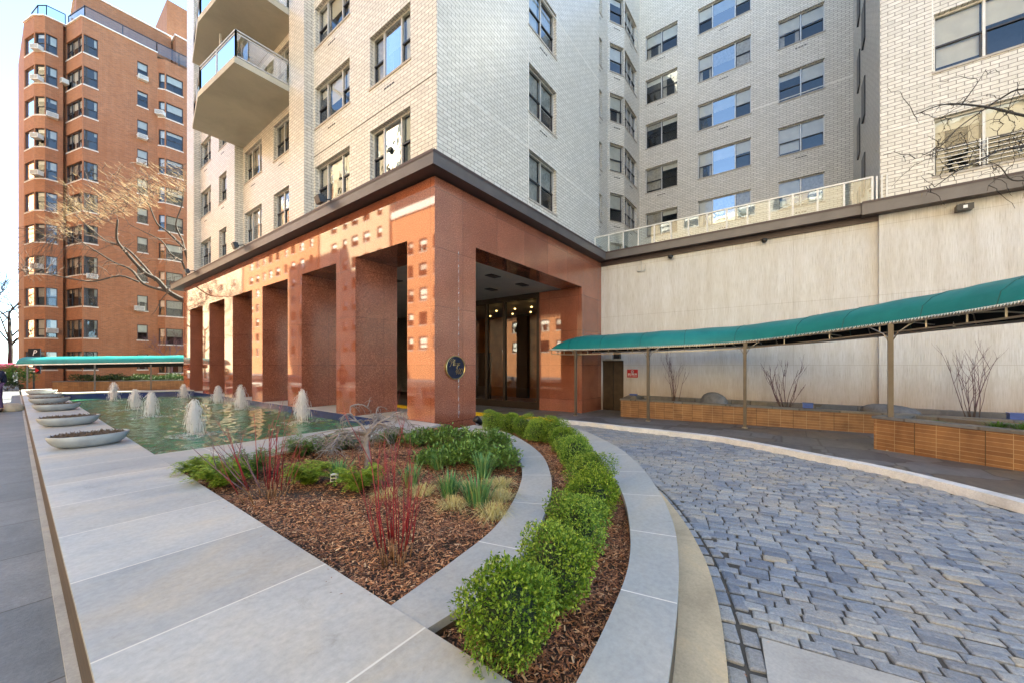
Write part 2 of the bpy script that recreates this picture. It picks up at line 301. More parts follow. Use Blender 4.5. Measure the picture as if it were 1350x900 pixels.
# ------------------------------------------------------------------ mesh builder
UP = Vector((0, 0, 1))
class MB:
    def __init__(s): s.v = []; s.f = []; s.mi = []; s.sm = []; s.mats = []
    def slot(s, m):
        if m not in s.mats: s.mats.append(m)
        return s.mats.index(m)
    def face(s, pts, m, smooth=False):
        i = len(s.v); s.v += [tuple(p) for p in pts]; s.f.append(tuple(range(i, i+len(pts)))); s.mi.append(s.slot(m)); s.sm.append(smooth)
    def add(s, vs, fs, m, smooth=False):
        i = len(s.v); s.v += [tuple(p) for p in vs]; k = s.slot(m)
        for f in fs: s.f.append(tuple(a+i for a in f)); s.mi.append(k); s.sm.append(smooth)
    def box(s, x0, x1, y0, y1, z0, z1, m, M=None, skip=''):
        vs = [Vector((x, y, z)) for z in (z0, z1) for y in (y0, y1) for x in (x0, x1)]
        if M is not None: vs = [M @ v for v in vs]
        fs = {'b': (0,2,3,1), 't': (4,5,7,6), 'f': (0,1,5,4), 'k': (2,6,7,3), 'l': (0,4,6,2), 'r': (1,3,7,5)}
        s.add(vs, [f for k, f in fs.items() if k not in skip], m)
    def bar(s, a, b, w, h, m):                                   # square bar from a to b
        a = Vector(a); b = Vector(b); d = b-a; L = d.length
        if L < 1e-6: return
        d /= L; sd = d.cross(UP)
        if sd.length < 1e-4: sd = Vector((1, 0, 0))
        sd.normalize(); up = sd.cross(d)
        s.add([p+sd*x*w/2+up*z*h/2 for p in (a, b) for x, z in ((-1,-1), (1,-1), (1,1), (-1,1))], [(0,1,2,3), (7,6,5,4), (0,4,5,1), (1,5,6,2), (2,6,7,3), (3,7,4,0)], m)
    def tube(s, pts, rad, m, n=6, cap=True, smooth=True):
        pts = [Vector(p) for p in pts]; k = len(pts)
        if not hasattr(rad, '__len__'): rad = [rad]*k
        vs = []; ref = None
        for i, p in enumerate(pts):
            d = (pts[min(i+1, k-1)]-pts[max(i-1, 0)])
            if d.length < 1e-9: d = Vector((0, 0, 1))
            d.normalize()
            if ref is None:
                ref = d.orthogonal().normalized()
            ref = (ref-d*ref.dot(d))
            if ref.length < 1e-6: ref = d.orthogonal()
            ref.normalize(); bi = d.cross(ref)
            for j in range(n):
                a = 2*PI*j/n; vs.append(p+(ref*math.cos(a)+bi*math.sin(a))*rad[i])
        fs = [(i*n+j, i*n+(j+1) % n, (i+1)*n+(j+1) % n, (i+1)*n+j) for i in range(k-1) for j in range(n)]
        if cap: fs += [tuple(range(n-1, -1, -1)), tuple((k-1)*n+j for j in range(n))]
        s.add(vs, fs, m, smooth)
    def lathe(s, prof, m, c=(0, 0, 0), n=20, sx=1., sy=1., smooth=True, rot=0.):
        vs = []; co, si = math.cos(rot), math.sin(rot)
        for r, z in prof:
            for j in range(n):
                a = 2*PI*j/n; x, y = r*math.cos(a)*sx, r*math.sin(a)*sy
                vs.append((c[0]+x*co-y*si, c[1]+x*si+y*co, c[2]+z))
        k = len(prof)
        s.add(vs, [(i*n+j, i*n+(j+1) % n, (i+1)*n+(j+1) % n, (i+1)*n+j) for i in range(k-1) for j in range(n)]+[tuple(range(n-1, -1, -1)), tuple((k-1)*n+j for j in range(n))], m, smooth)
    def leaf(s, p, d, w, L, m, nrm=None):                        # a pointed leaf, two folded triangles
        d = d.normalized(); n = nrm if nrm is not None else d.orthogonal()
        sd = d.cross(n)
        if sd.length < 1e-4: sd = d.orthogonal()
        sd.normalize(); up = sd.cross(d)
        s.add([p, p+d*L*.45+sd*w*.5+up*w*.12, p+d*L, p+d*L*.45-sd*w*.5+up*w*.12], [(0, 1, 2), (0, 2, 3)], m)
    def blade(s, p, tip, mid, w, m, face=None):                  # a bent grass blade
        d = (tip-p); sd = d.cross(UP)
        if sd.length < 1e-4: sd = Vector((1, 0, 0))
        sd.normalize()
        s.add([p-sd*w*.5, p+sd*w*.5, mid+sd*w*.45, mid-sd*w*.45, tip], [(0,1,2,3), (3,2,4)], m)
    def prism(s, poly, z0, z1, mtop, mside, bottom=False):
        n = len(poly); zt = z1 if callable(z1) else (lambda x, y: z1); zb = z0 if callable(z0) else (lambda x, y: z0)
        top = [(p[0], p[1], zt(p[0], p[1])) for p in poly]; bot = [(p[0], p[1], zb(p[0], p[1])) for p in poly]
        s.face(top, mtop)
        for i in range(n):
            j = (i+1) % n; s.face([bot[i], bot[j], top[j], top[i]], mside)
        if bottom: s.face(bot[::-1], mside)
    def mesh(s, name, off=Vector((0, 0, 0)), uv=True):
        me = bpy.data.meshes.new(name)
        ox, oy, oz = off
        me.from_pydata([(x-ox, y-oy, z-oz) for x, y, z in s.v], [], s.f)
        for m in s.mats: me.materials.append(MAT[m])
        me.polygons.foreach_set('material_index', s.mi); me.polygons.foreach_set('use_smooth', s.sm)
        if uv:
            ly = me.uv_layers.new(name='UVMap'); data = [0.]*(2*len(me.loops))
            for p in me.polygons:
                n = p.normal; hz = abs(n.z) > .7
                if not hz:
                    L = math.hypot(n.x, n.y); tx, ty = -n.y/L, n.x/L
                    if tx+ty < 0 : tx, ty = -tx, -ty
                for li, vi in zip(p.loop_indices, p.vertices):
                    x, y, z = s.v[vi]
                    if hz: data[2*li], data[2*li+1] = x, y
                    else: data[2*li], data[2*li+1] = x*tx+y*ty, z
            ly.data.foreach_set('uv', data)
        me.update(); return me
def wloc(o):
    v = Vector((0, 0, 0))
    while o is not None: v += o.location; o = o.parent
    return v
def obj(name, mb, parent=None, uv=True):
    off = wloc(parent) if parent is not None else None
    if off is None:
        xs = [v[0] for v in mb.v]; ys = [v[1] for v in mb.v]
        off = Vector(((min(xs)+max(xs))/2, (min(ys)+max(ys))/2, min(v[2] for v in mb.v)))
    o = bpy.data.objects.new(name, mb.mesh(name, off, uv)); COL.objects.link(o)
    if parent is not None: o.parent = parent
    else: o.location = off
    return o
def tag(o, label, cat, group=None):
    o['label'] = label; o['category'] = cat
    if group: o['group'] = group
    return o
def thing(name, loc, label, cat, group=None):
    o = bpy.data.objects.new(name, None); COL.objects.link(o); o.location = loc; o.empty_display_size = .2
    return tag(o, label, cat, group)
def struct(name, mb, kind='structure', label=None, cat=None):
    o = obj(name, mb); o['kind'] = kind
    o['label'] = label or name.replace('_', ' '); o['category'] = cat or name.split('_')[-1]
    return o
def dup(o, parent=None):
    c = o.copy(); COL.objects.link(c); c.parent = parent
    for ch in o.children: dup(ch, c)
    return c
# ------------------------------------------------------------------ windows
WCACHE = {}
def win_meshes(w, h, lights, style, seed):
    lights = tuple(tuple(q) for q in lights); key = (round(w, 2), round(h, 2), lights, style, seed)
    if key in WCACHE: return WCACHE[key]
    rng = random.Random(hash(key[:2])+seed*77+len(lights))
    fr, pn, bl = MB(), MB(), MB()
    fm = {'tower': 'aluminium', 'pale': 'pale_frame', 'red': 'dark_frame'}[style]
    rv = .16 if style != 'red' else .12; ft = .045; y0, y1 = rv-.03, rv+.05
    for (a, b, c, d) in ((0, w, 0, ft), (0, w, h-ft, h), (0, ft, ft, h-ft), (w-ft, w, ft, h-ft)): fr.box(a, b, y0, y1, c, d, fm)
    tot = sum(x[0] for x in lights); x = 0
    for i, (k, typ) in enumerate(lights):
        a, b = x*w/tot, (x+k)*w/tot; x += k
        if i < len(lights)-1: fr.box(b-ft*.6, b+ft*.6, y0-.005, y1, ft, h-ft, fm)
        if typ == 'd':
            m = h*.47
            fr.box(a+ft*.7, b-ft*.7, y0+.004, y1-.003, m-.022, m+.022, 'dark_frame')
            for xa, xb in ((a+ft, a+ft+.025), (b-ft-.025, b-ft)): fr.box(xa, xb, y0+.03, y1-.01, ft, m-.022, 'dark_frame')
            pn.face([(a+ft*.6, y0+.05, ft), (b-ft*.6, y0+.05, ft), (b-ft*.6, y0+.05, m), (a+ft*.6, y0+.05, m)], 'window_glass')
            pn.face([(a+ft*.6, y0+.025, m), (b-ft*.6, y0+.025, m), (b-ft*.6, y0+.025, h-ft), (a+ft*.6, y0+.025, h-ft)], 'window_glass')
        else:
            pn.face([(a+ft*.6, y0+.03, ft), (b-ft*.6, y0+.03, ft), (b-ft*.6, y0+.03, h-ft), (a+ft*.6, y0+.03, h-ft)], 'bright_glass' if typ == 'b' else 'window_glass')
        q = rng.random(); drop = h*(.42 if q < .3 else .52 if q < .65 else .2 if q < .8 else .86)
        bl.face([(a+ft, y1+.06, h-drop), (b-ft, y1+.06, h-drop), (b-ft, y1+.06, h-.02), (a+ft, y1+.06, h-.02)], 'blind' if rng.random() < .75 else 'curtain')
        if rng.random() < .3:
            for ca, cb in ((a+ft, a+(b-a)*.28), (b-(b-a)*.25, b-ft)):
                bl.face([(ca, y1+.10, .05), (cb, y1+.10, .05), (cb, y1+.10, h-.03), (ca, y1+.10, h-.03)], 'curtain')
    for fa in ((('y', 1.2),),): fr.box(-.05, w+.05, y1+.01, 1.3, -.05, h+.05, 'room_dark', skip='f')
    fr.box(-.04, w+.04, -.025, y0+.01, -.06, 0.004, 'sill')
    if style == 'red': fr.box(-.05, w+.05, -.02, .05, -.10, -.06, 'caulk')
    if style == 'tower' and seed < 5:
        for q in range(4): fr.box(w*.5-.24+q*.13, w*.5-.14+q*.13, -.006, .03, -.36, -.31, 'black_metal')
    WCACHE[key] = (fr.mesh('window'), pn.mesh('pane'), bl.mesh('blind')); return WCACHE[key]
def window(parent, p, t, w, h, lights, style='tower', seed=0, deep=True):
    # p: lower corner on the wall plane, t: unit run along the wall with the outside on the right hand side (outward = t rotated -90 deg)
    me = win_meshes(w, h, lights, style, seed)
    rz = math.atan2(t[1], t[0]); off = wloc(parent)
    o = bpy.data.objects.new('window', me[0]); COL.objects.link(o); o.parent = parent; o.location = Vector(p)-off; o.rotation_euler = (0, 0, rz)
    for n, m in (('pane', me[1]), ('blind', me[2])):
        if n == 'blind' and not deep: continue
        c = bpy.data.objects.new(n, m); COL.objects.link(c); c.parent = o
    return o
def wall(mb, p0, p1, z0, z1, holes, m, depth=.16, cuts=()):
    # vertical wall from p0 to p1 (outside on the right hand side of the run), rectangular holes (a, b, za, zb) along the run
    p0 = Vector((p0[0], p0[1], 0)); p1 = Vector((p1[0], p1[1], 0)); L = (p1-p0).length; t = (p1-p0)/L; inn = Vector((-t.y, t.x, 0))
    ts = sorted({0., L, *[round(h[0], 4) for h in holes], *[round(h[1], 4) for h in holes]}); ts = [a for a in ts if -1e-6 <= a <= L+1e-6]
    for a, b in zip(ts, ts[1:]):
        mid = (a+b)/2; hs = sorted([h for h in holes if h[0] < mid < h[1]], key=lambda h: h[2]); z = z0
        for h in hs+[(0, 0, z1, z1)]:
            if h[2]-z > 1e-4: mb.face([p0+t*a+UP*z, p0+t*b+UP*z, p0+t*b+UP*h[2], p0+t*a+UP*h[2]], m)
            z = h[3]
    for a, b, c, d in holes:
        A, B, C, E_ = (p0+t*a+UP*c, p0+t*b+UP*c, p0+t*b+UP*d, p0+t*a+UP*d); q = inn*depth
        for u, v in ((A, B), (B, C), (C, E_), (E_, A)): mb.face([u, v, v+q, u+q], m)
    return t
def facade(parent, mb, p0, p1, z0, z1, cols, m, style, rng):
    # cols: (a, b, lights, [z_sill...], height)
    holes = [(a, b, z, z+h) for a, b, li, zs, h in cols for z in zs]
    t = wall(mb, p0, p1, z0, z1, holes, m)
    for a, b, li, zs, h in cols:
        for z in zs:
            window(parent, (p0[0]+t.x*a, p0[1]+t.y*a, z), t, b-a, h, li, style, rng.randrange(7))
    return t
# ------------------------------------------------------------------ world, sun, camera
w = bpy.data.worlds.new('World'); sc.world = w; w.use_nodes = True
sky = w.node_tree.nodes.new('ShaderNodeTexSky'); sky.sky_type = 'NISHITA'; sky.sun_disc = False
SUN_EL, SUN_AZ = math.radians(42), (.96, .28)
sky.sun_elevation = SUN_EL; sky.sun_rotation = math.atan2(SUN_AZ[0], SUN_AZ[1]); sky.dust_density = .0; sky.air_density = .5; sky.ozone_density = .6; sky.altitude = 20
bg = w.node_tree.nodes['Background']; w.node_tree.links.new(sky.outputs[0], bg.inputs[0]); bg.inputs[1].default_value = .15
sl = bpy.data.lights.new('sun', 'SUN'); sl.energy = 5.; sl.angle = math.radians(.6); sl.color = (1, .93, .82)
so = bpy.data.objects.new('sun', sl); COL.objects.link(so)
dv = Vector((SUN_AZ[0]*math.cos(SUN_EL), SUN_AZ[1]*math.cos(SUN_EL), math.sin(SUN_EL))); so.rotation_euler = dv.to_track_quat('Z', 'Y').to_euler(); so.location = dv*60
cd = bpy.data.cameras.new('camera'); co = bpy.data.objects.new('camera', cd); COL.objects.link(co); sc.camera = co
cd.sensor_width = 36; cd.lens = 36*F/1350; cd.shift_y = (HV-450)/1350; cd.clip_end = 3000; cd.clip_start = .05
co.location = (0, 0, 0); co.rotation_euler = (PI/2, 0, math.atan2(.601, .799)-PI/2)
sc.view_settings.view_transform = 'Standard'; sc.view_settings.look = 'None'; sc.view_settings.exposure = 2.98; sc.view_settings.use_white_balance = True; sc.view_settings.white_balance_temperature = 7200; sc.view_settings.white_balance_tint = -1; sc.view_settings.gamma = 1; sc.view_settings.use_curve_mapping = False
sc.cycles.use_denoising = True; sc.cycles.max_bounces = 8; sc.cycles.transparent_max_bounces = 16; sc.cycles.diffuse_bounces = 4; sc.cycles.glossy_bounces = 4; sc.cycles.caustics_reflective = False; sc.cycles.caustics_refractive = False; sc.cycles.sample_clamp_indirect = 6
rng = random.Random(7)
XC, YC = 6.04, 6.86            # granite colonnade corner
XE = 15.76                      # stucco wall
XT, YT = 6.64, 7.46            # tower corner above the cornice
TOP = 26.5
BED, STRIP, SLAB, WAT = -1.45, -1.47, -1.38, -1.70
# ------------------------------------------------------------------ setting
m = MB(); m.box(-1500, 1500, -1500, 1500, -3.2, -2.6, 'base_earth', skip='b'); struct('ground', m)
m = MB(); m.box(-4.2, .17, -60, 70, -2.2, -1.68, 'sidewalk_slabs', skip='b'); struct('sidewalk', m, label='bluestone grey slab sidewalk left of the ledge wall', cat='sidewalk')
m = MB(); m.box(-15., -4.2, -90, 120, -2.3, -1.83, 'asphalt', skip='b'); struct('road', m)
m = MB(); m.box(-17.9, -15., -90, 120, -2.2, -1.68, 'sidewalk_slabs', skip='b'); m.box(-4.3, 40, 70, 130, -2.3, -1.76, 'asphalt', skip='b'); struct('far_pavement', m)
# curves of the garden walls (top edges at SLAB)
IL = [G(u, v, SLAB) for u, v in ((511, 799), (600, 735), (655, 690), (683, 645), (688, 615), (676, 592), (650, 576), (622, 568), (600, 564))]
IR = [G(u, v, SLAB) for u, v in ((556, 831), (640, 775), (698, 715), (724, 658), (726, 625), (712, 596), (680, 574), (650, 564), (625, 559))]
OL = [G(u, v, SLAB) for u, v in ((690, 1000), (758, 900), (808, 800), (829, 740), (830, 690), (820, 648), (800, 615), (775, 588), (735, 567), (690, 556), (655, 551))]
OR = [G(u, v, SLAB) for u, v in ((860, 1000), (879, 900), (893, 790), (894, 725), (885, 680), (865, 640), (838, 607), (805, 583), (755, 562), (700, 552), (662, 547.5))]
il, ir, ol, orr = (spline(c, 8) for c in (IL, IR, OL, OR))
def offset(curve, dist):
    out = []
    for i, p in enumerate(curve):
        d = curve[min(i+1, len(curve)-1)]-curve[max(i-1, 0)]; n = Vector((d.y, -d.x, 0)).normalized(); out.append(p+n*dist)
    return out
kerb_in = offset(orr, -.02); kerb_out = offset(orr, .25); edge_out = offset(orr, .43)
curbpx = [(735, 557), (775, 561), (820, 566.7), (885, 574), (953, 582.7), (1060, 604), (1177, 629), (1341, 673), (1500, 722), (1700, 790)]
cf = spline([GP(u, v, -.12) for u, v in curbpx], 6)               # foot of the far kerb
def band(mb, A, B, zA, zB, mt):
    for i in range(len(A)-1):
        mb.face([(A[i].x, A[i].y, zA(A[i])), (A[i+1].x, A[i+1].y, zA(A[i+1])), (B[i+1].x, B[i+1].y, zB(B[i+1])), (B[i].x, B[i].y, zB(B[i]))], mt)
ztp = lambda o: (lambda p: zpav(p.x, p.y)+o)
# drive bed (dark joint sand) as a sloping grid, reaching under the building
m = MB(); NX, NY = 26, 26
def gp(i, j): x = -1.+20*i/NX; y = -9+60*j/NY; return (x, y, zdrv(x, y)-.016)
for i in range(NX):
    for j in range(NY): m.face([gp(i, j), gp(i+1, j), gp(i+1, j+1), gp(i, j+1)], 'joint_sand')
struct('driveway_bed', m, label='dark joint bed under the granite sett driveway', cat='driveway')
# granite setts: every stone real, one sheet of paving
def inside(x, y, poly):
    c = False; n = len(poly); j = n-1
    for i in range(n):
        if (poly[i].y > y) != (poly[j].y > y) and x < (poly[j].x-poly[i].x)*(y-poly[i].y)/(poly[j].y-poly[i].y)+poly[i].x: c = not c
        j = i
    return c
slabq = [GP(u, v, -.12) for u, v in ((1004, 841), (1215, 901), (1330, 1010), (1030, 1010))]
def sett(mb, cx, cy, ax, ay, hl, hw, lift, r):
    bx, by = -ay, ax; pts = []
    cc = r.uniform(.10, .24); ol_ = [(-1, -1+cc), (-1+cc*.5, -1), (1-cc*.5, -1), (1, -1+cc), (1, 1-cc), (1-cc*.5, 1), (-1+cc*.5, 1), (-1, 1-cc)]
    jit = [(r.uniform(-.006, .006), r.uniform(-.005, .005)) for _ in ol_]
    for k, ins, dz_ in ((0, 0., -.03), (1, .001, -.006), (2, .013, .0)):
        for (sx, sy), (j1, j2) in zip(ol_, jit):
            l = sx*(hl-ins)+j1; q = sy*(hw-ins)+j2; x = cx+ax*l+bx*q; y = cy+ay*l+by*q
            pts.append((x, y, zdrv(x, y)+lift+dz_+(r.uniform(-.002, .002) if k == 2 else 0)))
    pts.append((cx, cy, zdrv(cx, cy)+lift+r.uniform(.0, .002)))
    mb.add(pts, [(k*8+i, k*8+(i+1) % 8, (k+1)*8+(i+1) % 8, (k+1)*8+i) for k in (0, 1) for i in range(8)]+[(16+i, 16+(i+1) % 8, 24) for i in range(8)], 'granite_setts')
poly = [Vector((p.x, p.y)) for p in edge_out]+[Vector((7.55, 7.2)), Vector((7.7, 27)), Vector((11.45, 27)), Vector((11.45, 6.9))]+[Vector((p.x, p.y)) for p in cf]+[Vector((cf[-1].x-2.5, cf[-1].y-3)), Vector((edge_out[0].x, edge_out[0].y-1.5))]
m = MB(); r = random.Random(3); th = math.radians(9); ax, ay = -math.sin(th), math.cos(th)
row = -62
while row < 190:
    s = row*.100; a = -16+r.uniform(0, .3)
    while a < 32:
        hl = r.uniform(.074, .108); a += hl
        bend = .012*a*a*.25
        cx = 5+ay*s+ax*a+r.uniform(-.006, .006); cy = 2-ax*s+ay*a*1.+r.uniform(-.006, .006)
        cx += .004*(a+3)**2*.5
        a += hl+.007
        if cam(cx, cy)[0] < .9 or (cy > 9.5): 
            if cy > 9.5 and (row % 1 == 0) and cy < 20: pass
            else: continue
        if inside(cx, cy, poly) and not inside(cx, cy, slabq):
            sett(m, cx, cy, ax, ay, hl-.002, .0478+r.uniform(-.004, .002), r.uniform(-.007, .006), r)
    row += 1
for k, cv in enumerate((offset(orr, .30), offset(orr, .41))):      # two edging courses along the curved kerb
    acc = 0.
    for p, q in zip(cv, cv[1:]):
        L = (q-p).length; d = (q-p)/max(L, 1e-6)
        while acc < L:
            c = p+d*acc; sett(m, c.x, c.y, d.x, d.y, .085+r.uniform(-.02, .01), .044, r.uniform(-.006, .004), r); acc += .20
        acc -= L
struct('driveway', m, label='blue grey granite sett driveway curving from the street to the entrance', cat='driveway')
m = MB(); m.prism([(p.x, p.y) for p in slabq][::-1], lambda x, y: zdrv(x, y)-.03, lambda x, y: zdrv(x, y)+.006, 'slab_concrete', 'slab_concrete'); struct('concrete_apron', m, label='smooth concrete apron slab let into the setts', cat='apron')
m = MB(); band(m, kerb_in, kerb_out, ztp(-.045), ztp(-.06), 'kerb_concrete'); band(m, kerb_out, kerb_out, ztp(-.06), ztp(-.15), 'kerb_concrete'); struct('inner_kerb', m, label='warm flush concrete kerb around the curved garden wall', cat='kerb')
cb = offset(cf, -.015); ck = offset(cf, -.16)
sgn = 1 if (ck[40]-Vector((15, 0, 0))).length < (cf[40]-Vector((15, 0, 0))).length else -1
if sgn < 0: cb, ck = offset(cf, .015), offset(cf, .16)
m = MB(); band(m, cf, cb, ztp(-.17), ztp(-.008), 'kerb_stone'); band(m, cb, ck, ztp(-.008), ztp(.004), 'kerb_stone'); struct('kerb', m, label='pale granite kerb along the far side of the driveway', cat='kerb')
# raised flagstone pavement under the canopy
m = MB()
rows = [[Vector((p.x+(XE+.3-p.x)*k/6, p.y, 0)) for k in range(7)] for p in ck]
for A, B in zip(rows, rows[1:]):
    for k in range(6): m.face([(q.x, q.y, zpav(q.x, q.y)) for q in (A[k], B[k], B[k+1], A[k+1])], 'flagstone')
a0 = ck[0]
for y0, y1 in ((a0.y, 9.), (9., 13.), (13, 28.)):
    m.face([(x, y, zpav(x, y)) for x, y in ((11.62, y0), (XE+.1, y0), (XE+.1, y1), (11.62, y1))], 'flagstone')
struct('pavement', m, label='dark flagstone pavement under the long green canopy', cat='pavement')
m = MB(); zz = lambda x, y: zpav(x, y)
P = [(11.45, y) for y in (6.75, 9, 12, 27)]
for (x, y), (x2, y2) in zip(P, P[1:]):
    m.face([(x, y, zz(x, y)-.2), (x2, y2, zz(x2, y2)-.2), (x2, y2, zz(x2, y2)+.004), (x, y, zz(x, y)+.004)], 'yellow_paint'); m.face([(x, y, zz(x, y)+.004), (x2, y2, zz(x2, y2)+.004), (x2+.17, y2, zz(x2, y2)+.006), (x+.17, y, zz(x, y)+.006)], 'yellow_paint')
m.face([(11.45, 6.75, zz(11.45, 6.75)-.2), (11.45, 6.75, zz(11.45, 6.75)+.004), (11.62, 6.75, zz(11.62, 6.75)+.004), (11.62, 6.75, zz(11.62, 6.75)-.2)], 'yellow_paint')
struct('yellow_kerb', m, label='yellow painted kerb in front of the lobby doors', cat='kerb')
# pool water and back lot
m = MB(); r = random.Random(2)
WV = [(r.uniform(0, 2*PI), r.uniform(6, 26), r.uniform(0, 6)) for _ in range(16)]
JETS = [G(u, v, WAT) for u, v in ((256, 573), (398.5, 556), (199, 549), (178, 539), (317, 539.5), (287.5, 532), (150, 528), (242, 524.5))]
def wave(x, y):
    z = sum(.034/k*math.sin(k*(x*math.cos(a)+y*math.sin(a))+p+.9*math.sin(x*1.3+y*.8+a)) for a, k, p in WV)
    for j in JETS: d = math.hypot(x-j.x, y-j.y); z += .011*math.exp(-d*.9)*math.sin(d*24)
    return WAT+z*1.25
nx_, ny_ = 96, 330; X0, X1, Y0, Y1 = 1.2, 7.55, 7.3, 28.6
vs = [(X0+(X1-X0)*i/nx_, Y0+(Y1-Y0)*j/ny_, 0) for j in range(ny_+1) for i in range(nx_+1)]
m.add([(x, y, wave(x, y)) for x, y, _ in vs], [(j*(nx_+1)+i, j*(nx_+1)+i+1, (j+1)*(nx_+1)+i+1, (j+1)*(nx_+1)+i) for j in range(ny_) for i in range(nx_)], 'pool_water', True); struct('water', m, label='rippling green water in the fountain pool', cat='water')
m = MB(); m.box(1.0, 30, 29.6, 70, -2.6, -2.0, 'flagstone', skip='b'); struct('rear_pavement', m)
# planting soil and mulch: a thick litter of single chips
def litter(name, poly, z, n, seed, label, zf=None):
    r = random.Random(seed); m = MB(); xs = [p.x for p in poly]; ys = [p.y for p in poly]; zf = zf or (lambda x, y: 0.)
    m.face([(p.x, p.y, z-.03) for p in poly], 'soil'); k = 0; tries = 0
    while k < n and tries < n*12:
        tries += 1; x = r.uniform(min(xs), max(xs)); y = r.uniform(min(ys), max(ys))
        if not inside(x, y, poly): continue
        d = max(.8, cam(x, y)[0])
        if r.random() > min(1, (4.5/d)**1.2): continue
        k += 1; L = r.uniform(.005, .016)*(1+.13*d); wd = L*r.uniform(.16, .4); a = r.uniform(0, 2*PI); tl = r.uniform(-.35, .35)
        dx = Vector((math.cos(a)*math.cos(tl), math.sin(a)*math.cos(tl), math.sin(tl))); sd = Vector((-math.sin(a), math.cos(a), r.uniform(-.5, .5))).normalized(); up = dx.cross(sd)
        c = Vector((x, y, z+zf(x, y)+r.uniform(-.022, .012)))
        m.add([c-dx*L+sd*wd*.6, c-dx*L*.9-sd*wd, c+dx*L-sd*wd*.5, c+dx*L*.85+sd*wd, c+up*wd*.5], [(0,1,4), (1,2,4), (2,3,4), (3,0,4)], 'bark_chips')
    return struct(name, m, 'stuff', label, 'mulch')
mound = lambda x, y: .03*math.sin(x*1.7+1)*math.cos(y*1.3)+.012*math.sin(x*7+y*5)
bedpoly = [Vector((1.28, 1.83)), Vector((1.28, 6.6)), Vector((5.5, 6.6)), Vector((6.2, 6.75))]+[Vector((p.x, p.y)) for p in il[::-1]]
litter('mulch_bed', bedpoly, BED, 75000, 5, 'brown shredded bark mulch in the garden bed between pool and curved wall', mound)
strip = [Vector((p.x, p.y)) for p in ir]+[Vector((p.x, p.y)) for p in ol[::-1]]
litter('mulch_strip', strip, STRIP, 38000, 6, 'reddish bark mulch in the curved strip under the boxwood row')

# a little wind-blown litter on the paving
r = random.Random(44); m = MB()
for i in range(150):
    k = r.random()
    if k < .45: c = r.choice(ir[4:60])+Vector((r.gauss(0, .06), r.gauss(0, .06), 0)); z = SLAB+.004
    elif k < .7: c = Vector((1.28-abs(r.gauss(0, .05)), r.uniform(1.9, 6.4), 0)); z = SLAB+.004
    else: c = r.choice(edge_out[6:60])+Vector((abs(r.gauss(.1, .35)), r.gauss(0, .2), 0)); z = zdrv(c.x, c.y)+.006
    if k < .45 and not any((c-q).length < .30 for q in il[::2]): continue
    a = r.uniform(0, 2*PI); L = r.uniform(.006, .016); d = Vector((math.cos(a), math.sin(a), r.uniform(-.1, .2))); m.leaf(Vector((c.x, c.y, z)), d, L*.5, L*1.6, 'bark_chips', UP)
struct('leaf_litter', m, 'stuff', 'scattered crumbs of bark and dry leaf along the garden walls', 'litter')
# ------------------------------------------------------------------ the apartment building round the court
B = thing('apartment_building', (XC, YC, -2.), 'white brick apartment tower standing on a polished red granite colonnade beside the pool', 'building')
PL = -1.49
# colonnade piers
ys = [(6.86, 7.9)]+[(10.32+3.45*i, 11.42+3.45*i) for i in range(6)]
ys[-1] = (ys[-1][0], ys[-1][1]); DEP = 1.45; ZO = 3.165; ZS = 4.52
ends = [(27.65, 29.0)]
ys = [y for y in ys if y[1] < 26.5]+ends
for i, (a, b) in enumerate(ys):
    m = MB(); z0 = SLAB+.0 if i == 0 else PL
    mt = 'red_granite'
    if i == 0:
        m.face([(XC, b, z0), (XC, a, z0), (XC, a, ZO), (XC, b, ZO)], 'red_granite')
        m.face([(XC, a, -2.3), (XC+DEP, a, -2.3), (XC+DEP, a, ZO), (XC, a, ZO)], 'matt_granite')
        m.face([(XC+DEP, a, -2.3), (XC+DEP, b, -2.3), (XC+DEP, b, ZO), (XC+DEP, a, ZO)], 'matt_granite'); m.face([(XC+DEP, b, -2.3), (XC, b, -2.3), (XC, b, ZO), (XC+DEP, b, ZO)], 'matt_granite')
    else:
        m.face([(XC, b, z0), (XC, a, z0), (XC, a, ZO), (XC, b, ZO)], 'red_granite')
        m.face([(XC, a, -2.3), (XC+DEP, a, -2.3), (XC+DEP, a, ZO), (XC, a, ZO)], 'matt_granite')
        m.face([(XC+DEP, a, -2.3), (XC+DEP, b, -2.3), (XC+DEP, b, ZO), (XC+DEP, a, ZO)], 'matt_granite'); m.face([(XC+DEP, b, -2.3), (XC, b, -2.3), (XC, b, ZO), (XC+DEP, b, ZO)], 'matt_granite')
    o = obj('column', m, B)
    if i == 0:
        m = MB(); x = XC+.80; r = random.Random(4); zt = 3.0; L = []; 
        z = 2.9
        while z > -1.35:
            wd = .007+.008*r.random()*(1+(z < .2)*1.4); L.append((x-wd+r.uniform(-.004, .004), x+wd, z)); z -= .08
        for (a1, b1, c1), (a2, b2, c2) in zip(L, L[1:]): m.face([(a2, YC-.003, c2), (b2, YC-.003, c2), (b1, YC-.003, c1), (a1, YC-.003, c1)], 'mineral_stain')
        obj('mineral_stain', m, o)
